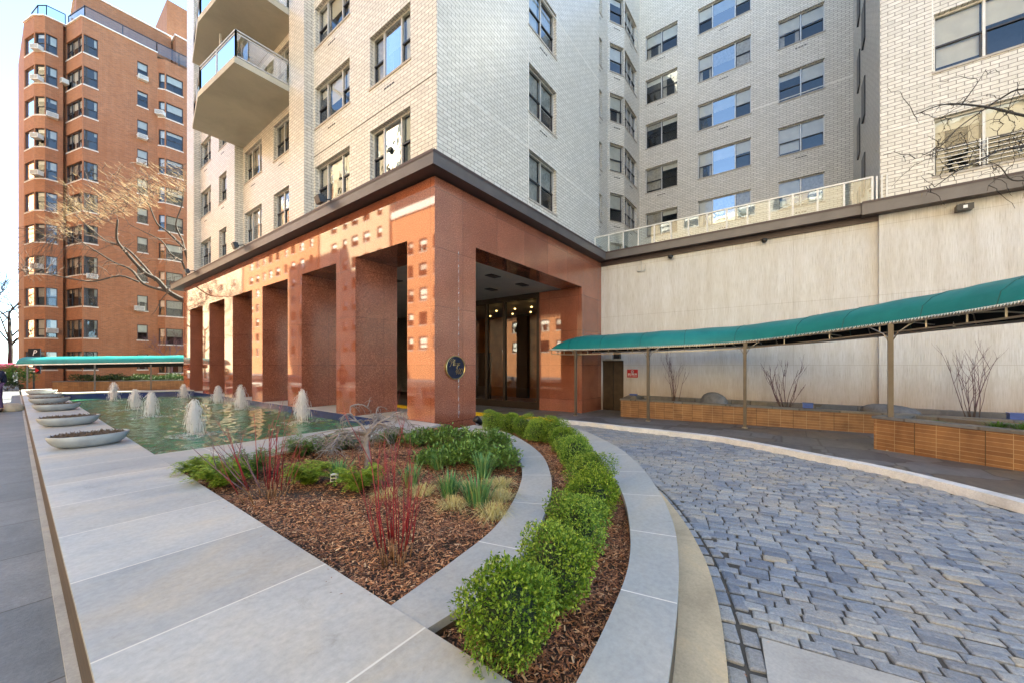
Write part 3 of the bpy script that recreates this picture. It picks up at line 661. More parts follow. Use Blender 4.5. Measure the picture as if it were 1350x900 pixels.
# lintel frieze along the pool and over the entrance
m = MB(); e = ys[-1][1]
m.face([(XC, e, ZO), (XC, YC, ZO), (XC, YC, ZS), (XC, e, ZS)], 'red_granite')
m.face([(XC+DEP, YC, ZO), (XC+DEP, e, ZO), (XC, e, ZO), (XC, YC, ZO)], 'matt_granite')
m.face([(XC+DEP, YC+DEP, ZO), (XC+DEP, e, ZO), (XC+DEP, e, ZO+.6), (XC+DEP, YC+DEP, ZO+.6)], 'matt_granite')
m.face([(XC, YC, ZO), (XE, YC, ZO), (XE, YC, ZS), (XC, YC, ZS)], 'matt_granite')
m.face([(XC+DEP, YC, ZO+.001), (XC+DEP, YC+.95, ZO+.001), (13.83, YC+.95, ZO+.001), (13.83, YC, ZO+.001)], 'red_granite')
m.face([(XC, e, -2.3), (XC, e, ZS), (XC+14, e, ZS), (XC+14, e, -2.3)], 'matt_granite')
obj('granite_frieze', m, B)
# right hand pier with its deep polished reveal
XR = 13.83; YR = PX(710, XR)[0]
m = MB(); m.face([(XR, YC, -2.3), (XE, YC, -2.3), (XE, YC, ZO), (XR, YC, ZO)], 'matt_granite'); m.face([(XR, YR, -2.3), (XR, YC, -2.3), (XR, YC, ZO), (XR, YR, ZO)], 'red_granite')
obj('column', m, B)
# plinth step between the piers, blue band at the water
m = MB()
m.face([(XC-.012, 29.0, WAT-.3), (XC-.012, 7.9, WAT-.3), (XC-.012, 7.9, PL), (XC-.012, 29., PL)], 'blue_plinth'); m.face([(XC-.012, 7.9, PL), (XC+DEP+.1, 7.9, PL), (XC+DEP+.1, 29, PL), (XC-.012, 29, PL)], 'slab_concrete')
m.face([(XC+DEP+.1, 7.9, -2.3), (XC+DEP+.1, 29, -2.3), (XC+DEP+.1, 29, PL), (XC+DEP+.1, 7.9, PL)], 'slab_concrete')
obj('plinth', m, B)
# ceiling of the covered drive with dark square lamps, lobby glazing
m = MB(); m.face([(XC+DEP, YC, ZO+.02), (XC+DEP, e, ZO+.02), (XE, e, ZO+.02), (XE, YC, ZO+.02)], 'soffit')
ce = obj('ceiling', m, B)
for x in (8.6, 10.3, 12.1):
    for y in (8.6, 10.2, 12.): 
        m = MB(); m.box(x-.26, x+.26, y-.16, y+.16, ZO-.005, ZO+.03, 'black_metal'); obj('ceiling_vent', m, ce)
YG = 18.; zg = zpav(XR, YR)
m = MB(); gx = XR+.03
divs = [YR, YR+.05, PX(664.5, XR)[0], PX(641, XR)[0], 13.2, 15., YG]
ytr = zg+2.75
for y in (YR+.03, PX(664.5, XR)[0], PX(641, XR)[0], 13.2, 15., 16.6): m.box(gx-.04, gx+.10, y-.07, y+.07, zg, ZO, 'bronze_frame')
m.box(gx-.03, gx+.12, YR, YG, zg, zg+.34, 'bronze_frame'); m.box(gx-.03, gx+.12, YR, YG, ZO-.22, ZO+.02, 'bronze_frame')
lf = obj('lobby_frame', m, B)
m = MB(); m.face([(gx+.03, YG, zg+.3), (gx+.03, YR, zg+.3), (gx+.03, YR, ZO-.2), (gx+.03, YG, ZO-.2)], 'lobby_glass'); obj('pane', m, lf)
m = MB(); yb = PX(641, XR)[0]
m.box(gx+.3, gx+.36, yb-.0, yb+1.1, zg+.02, zg+2.6, 'lobby_dark'); obj('lobby_door', m, lf)
m = MB()
m.face([(gx+.1, YR-.2, zg+.005), (gx+7, YR-.2, zg+.005), (gx+7, YG, zg+.005), (gx+.1, YG, zg+.005)], 'lobby_wood')
m.face([(gx+5, YR-.2, zg), (gx+5, YG, zg), (gx+5, YG, ZO), (gx+5, YR-.2, ZO)], 'lobby_wood'); m.face([(gx+.1, YR-.1, zg), (gx+5, YR-.1, zg), (gx+5, YR-.1, ZO), (gx+.1, YR-.1, ZO)], 'lobby_wood')
m.face([(gx+5, YG, zg), (gx+.1, YG, zg), (gx+.1, YG, ZO), (gx+5, YG, ZO)], 'lobby_dark'); m.face([(gx+.1, YR-.2, ZO-.1), (gx+.1, YG, ZO-.1), (gx+5, YG, ZO-.1), (gx+5, YR-.2, ZO-.1)], 'soffit')
lp = MB()
for y in (YR+1.2, YR+2.2, YR+3.4, YR+5.):
    for x in (gx+1.2, gx+2.6): lp.lathe([(.0, -.06), (.045, -.04), (.055, 0), (.0, .03)], 'bulb', (x, y, ZO-.35), 10)
for y in (YR+.9, YR+2.6, YR+4.3): m.box(gx+4.7, gx+5, y-.4, y+.4, zg, ZO-.1, 'lobby_dark')
lr = obj('lobby_room', m, B); obj('lamp', lp, lr)
# stucco wall of the terrace podium, with its projecting right half
m = MB(); yj = PX(1158, XE)[0]; ZC = 4.50; dy0, dy1 = PX(822, XE)[0], PX(790, XE)[0]
dz = -1.97+2.45
wall(m, (XE, YC), (XE, yj), -2.4, ZC, [(max(.02, YC-dy1), YC-dy0, -2.35, ZX(806, 475, XE))], 'stucco', .2)
wall(m, (XE, yj), (XE-.10, yj), -2.4, ZC, [], 'stucco'); wall(m, (XE-.10, yj), (XE-.10, -16), -2.4, ZC, [], 'stucco')
m.face([(XE, YC, ZC+.05), (XE, -2.2, ZC+.05), (26, -2.2, ZC+.05), (26, 10, ZC+.05), (XE, 10, ZC+.05)][::-1], 'roof_dark')
obj('stucco_wall', m, B)
m = MB(); zt = ZX(806, 475, XE)
m.box(XE+.14, XE+.2, dy0, YC-.02, -2.3, zt, 'brown_door'); m.box(XE+.11, XE+.15, dy0, dy0+.06, -2.3, zt, 'bronze_frame'); m.box(XE+.11, XE+.15, dy0, YC, zt-.06, zt, 'bronze_frame'); m.box(XE+.115, XE+.14, (dy0+YC)/2-.01, (dy0+YC)/2+.01, -2.3, zt-.06, 'black_metal')
d = obj('side_door', m, B)
m = MB(); m.box(XE-.28, XE, 6.25, 6.62, zt+.06, zt+.36, 'soffit'); m.box(XE-.2, XE, 5.95, 6.2, zt+.08, zt+.42, 'black_metal'); obj('wall_box', m, B)
# cornice: metal fascia, dark soffit, flat cap
m = MB(); o_ = .36; zb, ztop = 4.55, 4.87; wx = XE-.36
ring = [(XC-o_, 30.2), (XC-o_, YC-o_), (XE-o_, YC-o_)]
ystep = PX(1136, XE-o_)[0]
ring2 = [(XE-o_, ystep), (XE-o_-.1, ystep), (XE-o_-.1, -16)]
full = ring+ring2
for (a, b), (c, d2) in zip(full, full[1:]):
    k = .05 if (a, b) in ring2 or (c, d2) in ring2[1:] else 0.
    m.face([(a, b, zb-k), (c, d2, zb-k), (c, d2, ztop), (a, b, ztop)], 'cornice_metal')
    dx, dy_ = c-a, d2-b; L = math.hypot(dx, dy_); nx, ny = dy_/L*.012, -dx/L*.012
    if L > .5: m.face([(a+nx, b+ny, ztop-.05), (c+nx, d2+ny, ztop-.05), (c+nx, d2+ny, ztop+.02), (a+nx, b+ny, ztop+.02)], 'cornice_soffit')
inner = [(XC+.9, 30.2), (XC+.9, YC+.9), (XE+.3, YC+.9)]
for A, Bq in (((XC-o_, 30.2), (XC-o_, YC-o_)), ((XC-o_, YC-o_), (XE-o_, YC-o_))):
    pass
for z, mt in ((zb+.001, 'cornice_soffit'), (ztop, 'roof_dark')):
    m.face([(XC-o_, 30.2, z), (XC-o_, YC-o_, z), (XC+.9, YC+.9, z), (XC+.9, 30.2, z)], mt); m.face([(XC-o_, YC-o_, z), (XE-o_, YC-o_, z), (XE+1.4, YC+.9, z), (XC+.9, YC+.9, z)], mt)
    m.face([(XE-o_, YC-o_, z), (XE-o_, -16, z), (XE+1.4, -16, z), (XE+1.4, YC+.9, z)], mt)
m.face([(XE-o_-.1, ystep, zb-.05), (XE-o_-.1, -16, zb-.05), (XE+.1, -16, zb-.05), (XE+.1, ystep, zb-.05)], 'cornice_soffit')
m.box(XE-.06, XE+.02, -16, YC-.01, ZC-.14, ZC+.06, 'cornice_soffit')
m.face([(XC-o_, 30.2, zb), (XC-o_, 30.2, ztop), (XC+2, 30.2, ztop), (XC+2, 30.2, zb)], 'cornice_metal')
obj('cornice', m, B)
# ---- tower, pool side: wall with windows between brick piers
T3 = [(.3, 'd'), (.45, 'f'), (.3, 'd')]; T3b = [(.3, 'd'), (.45, 'b'), (.3, 'd')]; T2 = [(.5, 'd'), (.5, 'd')]; T1 = [(1, 'd')]
def colsX(X, y0, lst):
    out = []
    for u0, u1, li, z0, fh, h, n in lst:
        ya, yb = PX(u0, X)[0], PX(u1, X)[0]            # ya further along +y
        out.append((y0-ya, y0-yb, li, [z0-h+fh*k for k in range(n)], h))
    return out
m = MB(); y0 = 29.5
facade(B, m, (XT, y0), (XT, YT), 4.8, TOP, colsX(XT, y0, [
    (264.5, 278, T2, 7.24, 2.92, 1.5, 6), (288.5, 298.5, T1, 7.24, 2.92, 1.5, 6), (322.5, 345, T3, 7.24, 2.92, 1.5, 6),
    (360.6, 381, T2, 7.24, 2.92, 1.5, 6), (415.5, 461, T3, 7.24, 2.92, 1.5, 5), (487.5, 541, T3b, 7.24, 2.92, 1.6, 4)]), 'white_brick', 'tower', rng)
pe = XT-.34
for ya, yb in ((14.17, 15.4), (21.3, 22.35), (28.1, 29.5)):
    m.face([(XT, ya, 4.8), (XT, ya, TOP), (pe, ya, TOP), (pe, ya, 4.8)], 'white_brick'); m.face([(pe, yb, 4.8), (pe, ya, 4.8), (pe, ya, TOP), (pe, yb, TOP)], 'white_brick'); m.face([(XT, yb, 4.8), (pe, yb, 4.8), (pe, yb, TOP), (XT, yb, TOP)], 'white_brick')
# court side
XTE = 16.9
x0 = XT
cols = []
xa, xb = PY(697.5, YT)[0], PY(733.5, YT)[0]
cols.append((xa-x0, xb-x0, T2, [7.63-1.74+3.07*k for k in range(5)], 1.74))
facade(B, m, (XT, YT), (XTE, YT), 4.8, TOP, cols, 'white_brick', 'tower', random.Random(99))
wall(m, (XTE, YT), (XTE, 9.0), 4.5, TOP, [], 'white_brick')
# recess, canted bay, rear wall, side wall and wing
XB = 25.6; BX0, BX1 = (21.6, 9.0), (22.75, 8.38)
facade(B, m, (XTE, 9.0), BX0, 4.5, TOP, [(2.9, 3.9, T1, [6.9-1.6+3.04*k for k in range(7)], 1.6)], 'white_brick', 'tower', rng)
L1 = math.hypot(BX1[0]-BX0[0], BX1[1]-BX0[1])
facade(B, m, BX0, BX1, 4.5, TOP, [(.18, L1-.06, T1, [7.45-1.72+3.04*k for k in range(6)], 1.72)], 'white_brick', 'tower', rng)
facade(B, m, BX1, (XB, 8.38), 4.5, TOP, [(.08, 2.3, [(.33, 'd')]*3, [7.45-1.72+3.04*k for k in range(6)], 1.72)], 'white_brick', 'tower', rng)
ys_ = PX(1125, XB)[0]
facade(B, m, (XB, 8.38), (XB, ys_), 4.5, TOP, [(8.38-PX(u0, XB)[0], 8.38-PX(u1, XB)[0], li, [10.17-h+2.99*(k-1) for k in range(6)], h) for u0, u1, li, h in ((851, 893, T2, 1.62), (920, 990, T3b, 1.6), (1026, 1087, T2, 1.58))], 'white_brick', 'tower', rng)
yw = PX(1160, 15.9)[0]; XW = 15.9
wall(m, (XB, ys_), (XW, yw), 4.5, TOP, [], 'white_brick')
tw = [(yw-PX(u0, XW)[0], yw-PX(u1, XW)[0], [(.5, 'd'), (.5, 'd')], [7.08-1.66+2.99*k for k in range(5)], 1.66) for u0, u1 in ((1231.5, 1376),)]
facade(B, m, (XW, yw), (XW, -16), 4.6, TOP, tw+[(9.2, 11.6, T2, [7.08-1.66+2.99*k for k in range(4)], 1.66)], 'white_brick', 'pale', rng)
for q in (((XW, -16), (32, -16)), ((32, -16), (32, 29.5)), ((32, 29.5), (XT, 29.5))): wall(m, q[0], q[1], 4.5, TOP, [], 'white_brick')
wall(m, (32, -16), (32, 29.5), -2.5, 4.6, [], 'white_brick'); wall(m, (XE-.1, -16), (32, -16), -2.5, 4.6, [], 'white_brick'); wall(m, (32, 29.5), (18, 29.5), -2.5, 4.6, [], 'white_brick')
m.face([(XT, YT, TOP), (XTE, YT, TOP), (XTE, 9, TOP), (21.9, 9, TOP), (23, 8.38, TOP), (XB, 8.38, TOP), (XB, ys_, TOP), (XW, yw, TOP), (XW, -16, TOP), (32, -16, TOP), (32, 29.5, TOP), (XT, 29.5, TOP)], 'roof_dark')
for z in (7.65, 13.6): m.box(XT+.9, XTE-.02, YT-.006, YT+.02, z-.018, z+.018, 'caulk'); m.box(XT-.006, XT+.02, YT+.01, 14.15, z-.015, z+.015, 'dark_joint')
m.box(xa-.05, xa-.02, YT-.006, YT+.02, 5., 16, 'caulk')
for z in (8.75, 14.7): m.box(XB-.006, XB+.02, ys_, PX(990, XB)[0], z-.02, z+.02, 'caulk')
m.box(XW-.006, XW+.02, PX(1231, XW)[0]+.03, yw-.02, 7.05, 7.11, 'caulk'); m.box(XW-.006, XW+.02, PX(1231, XW)[0]+.01, PX(1231, XW)[0]+.04, 8.45, 20, 'caulk')
obj('brick_wall', m, B)
# dark projecting casements on the grazing side wall of the wing
for k in range(5):
    for px_ in (1128, 1134):
        r_ = (px_-CU)/F; f = (px_-1125)/35.; x = XB+(XW-XB)*((px_-1125)/35.)**.45; y = ys_+(yw-ys_)*(x-XB)/(XW-XB)
        mm = MB(); zz_ = 6.2+2.99*k+(px_-1128)*.1
        mm.box(x-.4, x+.4, y-.05, y+.05, zz_, zz_+1.5, 'dark_frame'); obj('casement_window', mm, B)
# balconies
for k in range(4):
    z = 10.44+2.92*k-.0
    out = [(XT+.0, 15.42), (4.55, 15.42), (4.30, 18.6), (4.72, 21.25), (XT, 21.25)]
    bl = thing('balcony', (XT, 18, z), '', ''); del bl['label']; del bl['category']; bl.parent = B; bl.location = Vector((XT, 18, z))-B.location
    m = MB(); m.prism(out[::-1], z, z+.22, 'balcony_concrete', 'balcony_concrete', True); 
    obj('slab', m, bl)
    m = MB(); g = MB(); z1 = z+.22; pts = [Vector((XT-.05, 15.5, 0)), Vector((4.62, 15.5, 0)), Vector((4.37, 18.58, 0)), Vector((4.78, 21.18, 0)), Vector((XT-.05, 21.18, 0))]
    for a, b in zip(pts, pts[1:]):
        n = max(1, round((b-a).length/1.7))
        for j in range(n+1):
            p = a+(b-a)*j/n; m.box(p.x-.028, p.x+.028, p.y-.028, p.y+.028, z1, z1+.98, 'aluminium')
        for h, q in ((z1+.98, .055), (z1+.88, .03), (z1+.09, .035)): m.bar(a+UP*h, b+UP*h, q, .04, 'aluminium')
        g.face([a+UP*(z1+.1), b+UP*(z1+.1), b+UP*(z1+.87), a+UP*(z1+.87)], 'rail_glass')
    ra = obj('railing', m, bl); obj('pane', g, ra)
    m = MB(); m.box(5.0, XT, 18.42, 18.48, z1, z1+2.4, 'rail_glass'); m.box(4.95, 5.0, 18.4, 18.5, z1, z1+2.66, 'aluminium'); obj('divider_screen', m, bl)
# terrace railing on the podium roof
m = MB(); g = MB(); zr = 4.89; xr = XE+.12
yA, yB = 7.2, PX(1150, xr)[0]; n = 14; PT = [(xr, yA+(yB-yA)*j/n) for j in range(n+1)]+[(xr+.9, yB)]
for j, (x, y) in enumerate(PT): m.box(x-.025, x+.025, y-.025, y+.025, zr-.3, zr+.88, 'pale_frame')
for (x, y), (x2, y2) in zip(PT, PT[1:]):
    m.bar((x, y, zr+.88), (x2, y2, zr+.88), .06, .05, 'pale_frame'); m.bar((x, y, zr+.06), (x2, y2, zr+.06), .04, .04, 'pale_frame'); g.face([(x, y, zr+.08), (x2, y2, zr+.08), (x2, y2, zr+.85), (x, y, zr+.85)], 'rail_glass')
for j in range(3): m.box(xr-.02, xr+.02, yB-.12-.11*j, yB-.08-.11*j, zr-.2, zr+.88, 'pale_frame')
tr = obj('terrace_railing', m, B); obj('pane', g, tr)
# child guards over the lower right windows
for zg_ in (5.42, 8.41):
    m = MB(); ya = PX(1231.5, XW)[0]; 
    if zg_ > 8: continue
    for q in range(6): m.box(XW-.012, XW+.012, ya-3.0, ya-.06, zg_+.12+q*.115, zg_+.14+q*.115, 'aluminium')
    for yy in (.85, .98, 2.1, 2.23): m.box(XW-.014, XW+.014, ya-yy-.012, ya-yy+.012, zg_+.05, zg_+.78, 'aluminium')
    obj('window_guard', m, B)
# terrace awning frame / planter glimpsed behind the rail
# ---- plaque, sign, floodlights, cameras: things fixed to the walls
pc = Vector((XC+.78, YC, 0)); pu = PY(599.5, YC); pc.x = pu[0]; pc.z = ZY(599, 484, YC)
pl = thing('plaque', (pc.x, YC, pc.z), 'oval dark blue plaque with gold rim and script lettering on the red granite corner pier', 'plaque')
rx, rz = .335, .30
m = MB(); N = 40
def ov(k, s, y): a = 2*PI*k/N; return (pc.x+rx*s*math.cos(a), y, pc.z+rz*s*math.sin(a))
for k in range(N): m.face([ov(k, .93, YC-.035), ov(k+1, .93, YC-.035), (pc.x, YC-.035, pc.z)], 'plaque_blue')
obj('board', m, pl)
m = MB()
for k in range(N):
    for (s1, y1), (s2, y2) in zip(((1.0, YC-.001), (1.0, YC-.05), (.96, YC-.055), (.92, YC-.034)), ((1.0, YC-.05), (.96, YC-.055), (.92, YC-.034))): m.face([ov(k, s1, y1), ov(k+1, s1, y1), ov(k+1, s2, y2), ov(k, s2, y2)], 'plaque_gold')
obj('rim', m, pl)
m = MB()
def strokes(lines, ox, oz, s, w):
    for ln in lines:
        q = spline([Vector((pc.x+ox+x*s+z*s*.28, YC-.04, pc.z+oz+z*s)) for x, z in ln], 4); m.tube(q, w, 'plaque_gold', 4, smooth=False)
P_ = [[(-.12,-.12), (.06,-.1), (.16,.2), (.24,.95)], [(-.22,.55), (-.2,.9), (.15,1.15), (.5,1.12), (.64,.88), (.5,.58), (.2,.48)]]
l_ = [[(.0,.1), (.2,.5), (.2,1.), (.08,.9), (.02,.4), (.06,.03), (.2,.08)]]
a_ = [[(.3,.4), (.15,.46), (0,.3), (.02,.08), (.15,.02), (.3,.2), (.33,.42), (.3,.1), (.42,.04)]]
z_ = [[(.0,.36), (.15,.45), (.3,.4), (.08,.06), (.25,.0), (.3,-.3), (.12,-.42), (.05,-.25), (.45,.1)]]
ox = -.20
for gl, dx in ((P_, 0), (l_, .72), (a_, 1.0), (z_, 1.52), (a_, 1.95)): strokes(gl, ox+dx*.145, .045, .15, .005)
F4 = [[(.3,1.), (.0,.4), (.45,.4)], [(.36,.7), (.3,-.05)]]; F0 = [[(.25,.95), (.05,.75), (.02,.25), (.17,.0), (.37,.25), (.4,.75), (.25,.95)]]
for gl, dx in ((F4, 0), (F0, .58), (F0, 1.06)): strokes(gl, -.02+dx*.15, -.165, .15, .005)
obj('lettering', m, pl)
def text_mesh(mb, s, p, right, up, h, mt, shear=0., off=.003, align='CENTER'):
    c = bpy.data.curves.new('lettering', 'FONT'); c.body = s; c.size = 1; c.align_x = align; c.shear = shear; c.resolution_u = 3
    o = bpy.data.objects.new('lettering', c); COL.objects.link(o); dg = bpy.context.evaluated_depsgraph_get(); me = bpy.data.meshes.new_from_object(o.evaluated_get(dg))
    nrm = right.cross(up); mb.add([p+right*v.co.x*h+up*v.co.y*h+nrm*off for v in me.vertices], [tuple(f.vertices) for f in me.polygons], mt)
    bpy.data.objects.remove(o); bpy.data.curves.remove(c); bpy.data.meshes.remove(me)
ys1, ys2 = PX(827, XE)[0], PX(841, XE)[0]; z1, z2 = ZX(834, 497, XE), ZX(834, 486.5, XE)
sg = thing('sign', (XE, (ys1+ys2)/2, z1), 'small red notice sign with white lettering on the stucco wall next to the brown door', 'sign')
m = MB(); m.box(XE-.02, XE-.001, ys2, ys1, z1, z2, 'sign_red'); obj('board', m, sg)
m = MB(); R_, U_ = Vector((0, -1, 0)), UP; cy = (ys1+ys2)/2; hh = z2-z1
for rr in (.06,):
    q = [Vector((XE-.024, cy+math.cos(a*PI/8)*.05, z2-hh*.26+math.sin(a*PI/8)*.05)) for a in range(17)]; m.tube(q, .012, 'white_paint', 4)
m.bar((XE-.024, cy+.05, z2-hh*.26-.04), (XE-.024, cy-.05, z2-hh*.26+.04), .016, .006, 'white_paint')
W_ = (ys1-ys2)*.42
for zc, hb, ws in ((z1+hh*.44, .024, (.5, .2, .62, .5)), (z1+hh*.22, .013, (.3, .45, .2, .5, .4))):   # two lines of lettering too small to read
    tot = sum(ws)+.12*(len(ws)-1); q = -1.
    for wd in ws:
        e = q+2*wd/tot; m.box(XE-.024, XE-.0205, cy-e*W_, cy-q*W_, zc-hb, zc+hb, 'white_paint'); q = e+2*.12/tot
obj('lettering', m, sg)
def flood(p, aim, label):
    t_ = thing('floodlight', p, label, 'floodlight', 'floodlights along the cornice')
    m = MB(); d = Vector(aim).normalized(); sd = d.cross(UP).normalized(); up = sd.cross(d); c = Vector(p)+d*.34+UP*.12
    M = Matrix(((sd.x, d.x, up.x, c.x), (sd.y, d.y, up.y, c.y), (sd.z, d.z, up.z, c.z), (0,0,0,1)))
    m.box(-.17, .17, -.05, .07, -.11, .11, 'black_metal', M); 
    for q in range(5): m.box(-.15+q*.07, -.13+q*.07, -.10, -.05, -.09, .09, 'black_metal', M)
    obj('housing', m, t_)
    m = MB(); m.box(-.15, .15, .07, .075, -.09, .09, 'dark_frame', M); obj('lens', m, t_)
    m = MB(); m.bar(Vector(p), Vector(p)+UP*.1, .04, .04, 'black_metal'); m.bar(Vector(p)+UP*.1, c-d*.05, .035, .035, 'black_metal'); obj('bracket', m, t_)
xo = XC-.30
for u, v, lb in ((432, 262, 'black floodlight on the cornice edge below the second window column from the tower corner'), (318, 323, 'black floodlight on the cornice edge by the middle brick pier of the tower'), (253, 356, 'black floodlight at the far left end of the cornice above the pool')):
    y, d = PX(u+4, xo); flood((xo, y, 4.88), (-1, .1, -.35), lb)
def spotcam(u, v, X, kind, label):
    y, d = PX(u, X); z = (HV-v)*d/F; t_ = thing(kind, (X, y, z), label, 'camera' if kind == 'security_camera' else 'floodlight')
    m = MB(); m.box(X-.05, X, y-.05, y+.05, z+.02, z+.14, 'black_metal'); obj('bracket', m, t_)
    m = MB()
    if kind == 'security_camera': m.lathe([(.0, -.11), (.06, -.09), (.09, -.03), (.095, .03), (.05, .05)], 'black_metal', (X-.12, y, z+.02), 14); obj('dome', m, t_)
    else:
        m.box(X-.28, X-.05, y-.15, y+.15, z-.10, z+.06, 'black_metal'); h = obj('housing', m, t_); m = MB(); m.box(X-.285, X-.281, y-.04, y+.04, z-.06, z+.02, 'white_paint'); obj('lamp', m, h)
spotcam(885, 340, XE, 'security_camera', 'small dark dome camera under the terrace cornice, the one nearer the granite corner'); spotcam(1008, 318.5, XE, 'security_camera', 'small dark dome camera under the terrace cornice, midway along the stucco wall')
spotcam(1268, 276, XE-.1, 'wall_floodlight', 'black floodlight on the projecting stucco wall under the right hand windows')
m = MB(); y, d = PX(846, XE); z = (HV-358)*d/F; 
for q in (-.16, .16): m.tube([(XE-.02, y+q, z+.25), (XE-.05, y+q, z+.05), (XE-.05, y+q*.4, z)], .015, 'aluminium', 5)
m.tube([(XE-.05, y-.16, z), (XE-.05, y+.16, z)], .018, 'aluminium', 5); m.tube([(XE-.05, y, z), (XE-.05, y, z+.45)], .012, 'aluminium', 5)
tag(obj('pipe_bracket', m), 'small grey forked pipe fitting high on the stucco wall near the granite corner', 'pipe')
# ------------------------------------------------------------------ red brick building at the far left
RB = thing('brick_building', (3.5, 49, -2.), 'tall red brick apartment block with canted corner bays and window air conditioners beyond the pool', 'building')
rr = random.Random(21)
P0 = (3.5, 49.); P1 = (P0[0]-.27*3., P0[1]+.96*3.)            # corner and the end of its canted face
C1 = (2.25, 51.5); C0 = (1.56, 51.5); Bq = (1.0, 52.2); A1 = (.48, 54.1)
FHR = 2.74; zt0 = D(108, 44, cam(3.5, 49)[0]).z              # head of the top row
heads = [zt0-FHR*k for k in range(11)]
sill = [h-1.55 for h in heads]; ZP = D(108, 22, cam(3.5, 49)[0]).z
m = MB(); pts = [(.2, 62), A1, Bq, C0, C1, (2.7, 51.5), P1, P0]
zs = [s for s in sill if s > -1.6]
def fc(a, b, cols, top=ZP): facade(RB, m, a, b, -2.4, top, cols, 'red_brick', 'red', rr)
Ln = lambda a, b: math.hypot(b[0]-a[0], b[1]-a[1])
wall(m, (.2, 62), A1, -2.4, ZP, [], 'red_brick')
fc(A1, Bq, [(.12, Ln(A1, Bq)-.06, [(1, 'b')], zs, 1.55)]); fc(Bq, C0, [(.06, Ln(Bq, C0)-.04, [(1, 'd')], zs, 1.55)]); fc(C0, C1, [(.05, .68, [(1, 'd')], zs, 1.55)])
wall(m, C1, (2.55, 51.5), -2.4, ZP, [], 'red_brick'); wall(m, (2.55, 51.5), P1, -2.4, ZP, [], 'red_brick')
L = Ln(P1, P0); fc(P1, P0, [(.15, L-.08, [(.3, 'd'), (.4, 'f'), (.3, 'd')], zs, 1.55)])
x1 = PY(129, 49)[0]-P0[0]; q1, q2 = PY(181, 49)[0]-P0[0], PY(195, 49)[0]-P0[0]; q3, q4 = PY(212, 49)[0]-P0[0], PY(240, 49)[0]-P0[0]
fc(P0, (P0[0]+q3-.25, 49), [(.08, x1, [(1, 'd')], zs, 1.55), (q1, q2, [(1, 'd')], zs, 1.4)])
xe = P0[0]+q3-.25
zs2 = [s-.35 for s in zs]
fc((xe, 49), (xe+.5, 48.6), [(.10, .58, [(1, 'd')], zs2, 1.5)], ZP-.5); fc((xe+.5, 48.6), (24, 48.6), [(.06, q4-q3-.25, [(1, 'd')], zs2, 1.5)], ZP-.5)
m.face([(.2, 62, ZP-.3), A1+(ZP-.3,), Bq+(ZP-.3,), C0+(ZP-.3,), C1+(ZP-.3,), (2.7, 51.5, ZP-.3), P1+(ZP-.3,), P0+(ZP-.3,), (24, 49, ZP-.3), (24, 62, ZP-.3)], 'roof_dark')
obj('brick_wall', m, RB)
m = MB(); d0 = cam(3.5, 49)[0]
for a, b in zip([A1, Bq, C0, C1], [Bq, C0, C1, (2.7, 51.5)]): m.bar((a[0], a[1], ZP+.03), (b[0], b[1], ZP+.03), .2, .08, 'caulk')
m.bar((P1[0], P1[1], ZP+.03), (P0[0], P0[1], ZP+.03), .2, .08, 'caulk'); m.bar((P0[0], 49, ZP+.03), (xe, 49, ZP+.03), .2, .08, 'caulk')
obj('coping', m, RB)
m = MB(); g = MB()
chain = [(.9, 54), (1.2, 52.4), (1.65, 51.8), (2.7, 51.8)]
for a, b in list(zip(chain, chain[1:]))+[((P1[0]+.2, P1[1]), (P0[0]+.15, 49.2)), ((P0[0]+.15, 49.2), (xe, 49.2)), ((xe, 49.2), (18, 49.))]:
    n = max(1, int(math.hypot(b[0]-a[0], b[1]-a[1])/1.6))
    for j in range(n+1):
        x, y = a[0]+(b[0]-a[0])*j/n, a[1]+(b[1]-a[1])*j/n; m.box(x-.03, x+.03, y-.03, y+.03, ZP-.3, ZP+1.15, 'dark_frame')
    m.bar((*a, ZP+1.15), (*b, ZP+1.15), .06, .06, 'dark_frame'); g.face([(*a, ZP+.1), (*b, ZP+.1), (*b, ZP+1.1), (*a, ZP+1.1)], 'rail_glass')
ra = obj('roof_railing', m, RB); obj('pane', g, ra)
# penthouse and stair tower
m = MB(); zA = D(108, 0, 34).z+.5
m.box(P0[0]-.2, 9.7, 51.2, 62, ZP-.4, zA, 'red_brick'); m.box(P0[0]-.3, 9.75, 51.1, 62.1, zA, zA+.12, 'caulk'); m.box(9.8, 24, 50., 61, ZP-.4, 33.3, 'red_brick'); m.box(9.7, 24.1, 49.9, 61.1, 33.3, 33.42, 'caulk'); obj('penthouse', m, RB)
m = MB(); yT = 62.2; xT0 = PY(220, yT)[0]; m.box(xT0, xT0+12, yT, yT+20, ZP, 45.4, 'red_brick'); st = obj('stair_tower', m, RB)
for k in range(3):
    m = MB(); m.box(xT0-.03, xT0+.05, yT+8, yT+9.8, 36.+3*k, 37.8+3*k, 'dark_frame'); m.box(xT0-.04, xT0-.02, yT+8.2, yT+9.6, 36.2+3*k, 36.8+3*k, 'window_glass'); obj('window', m, st)
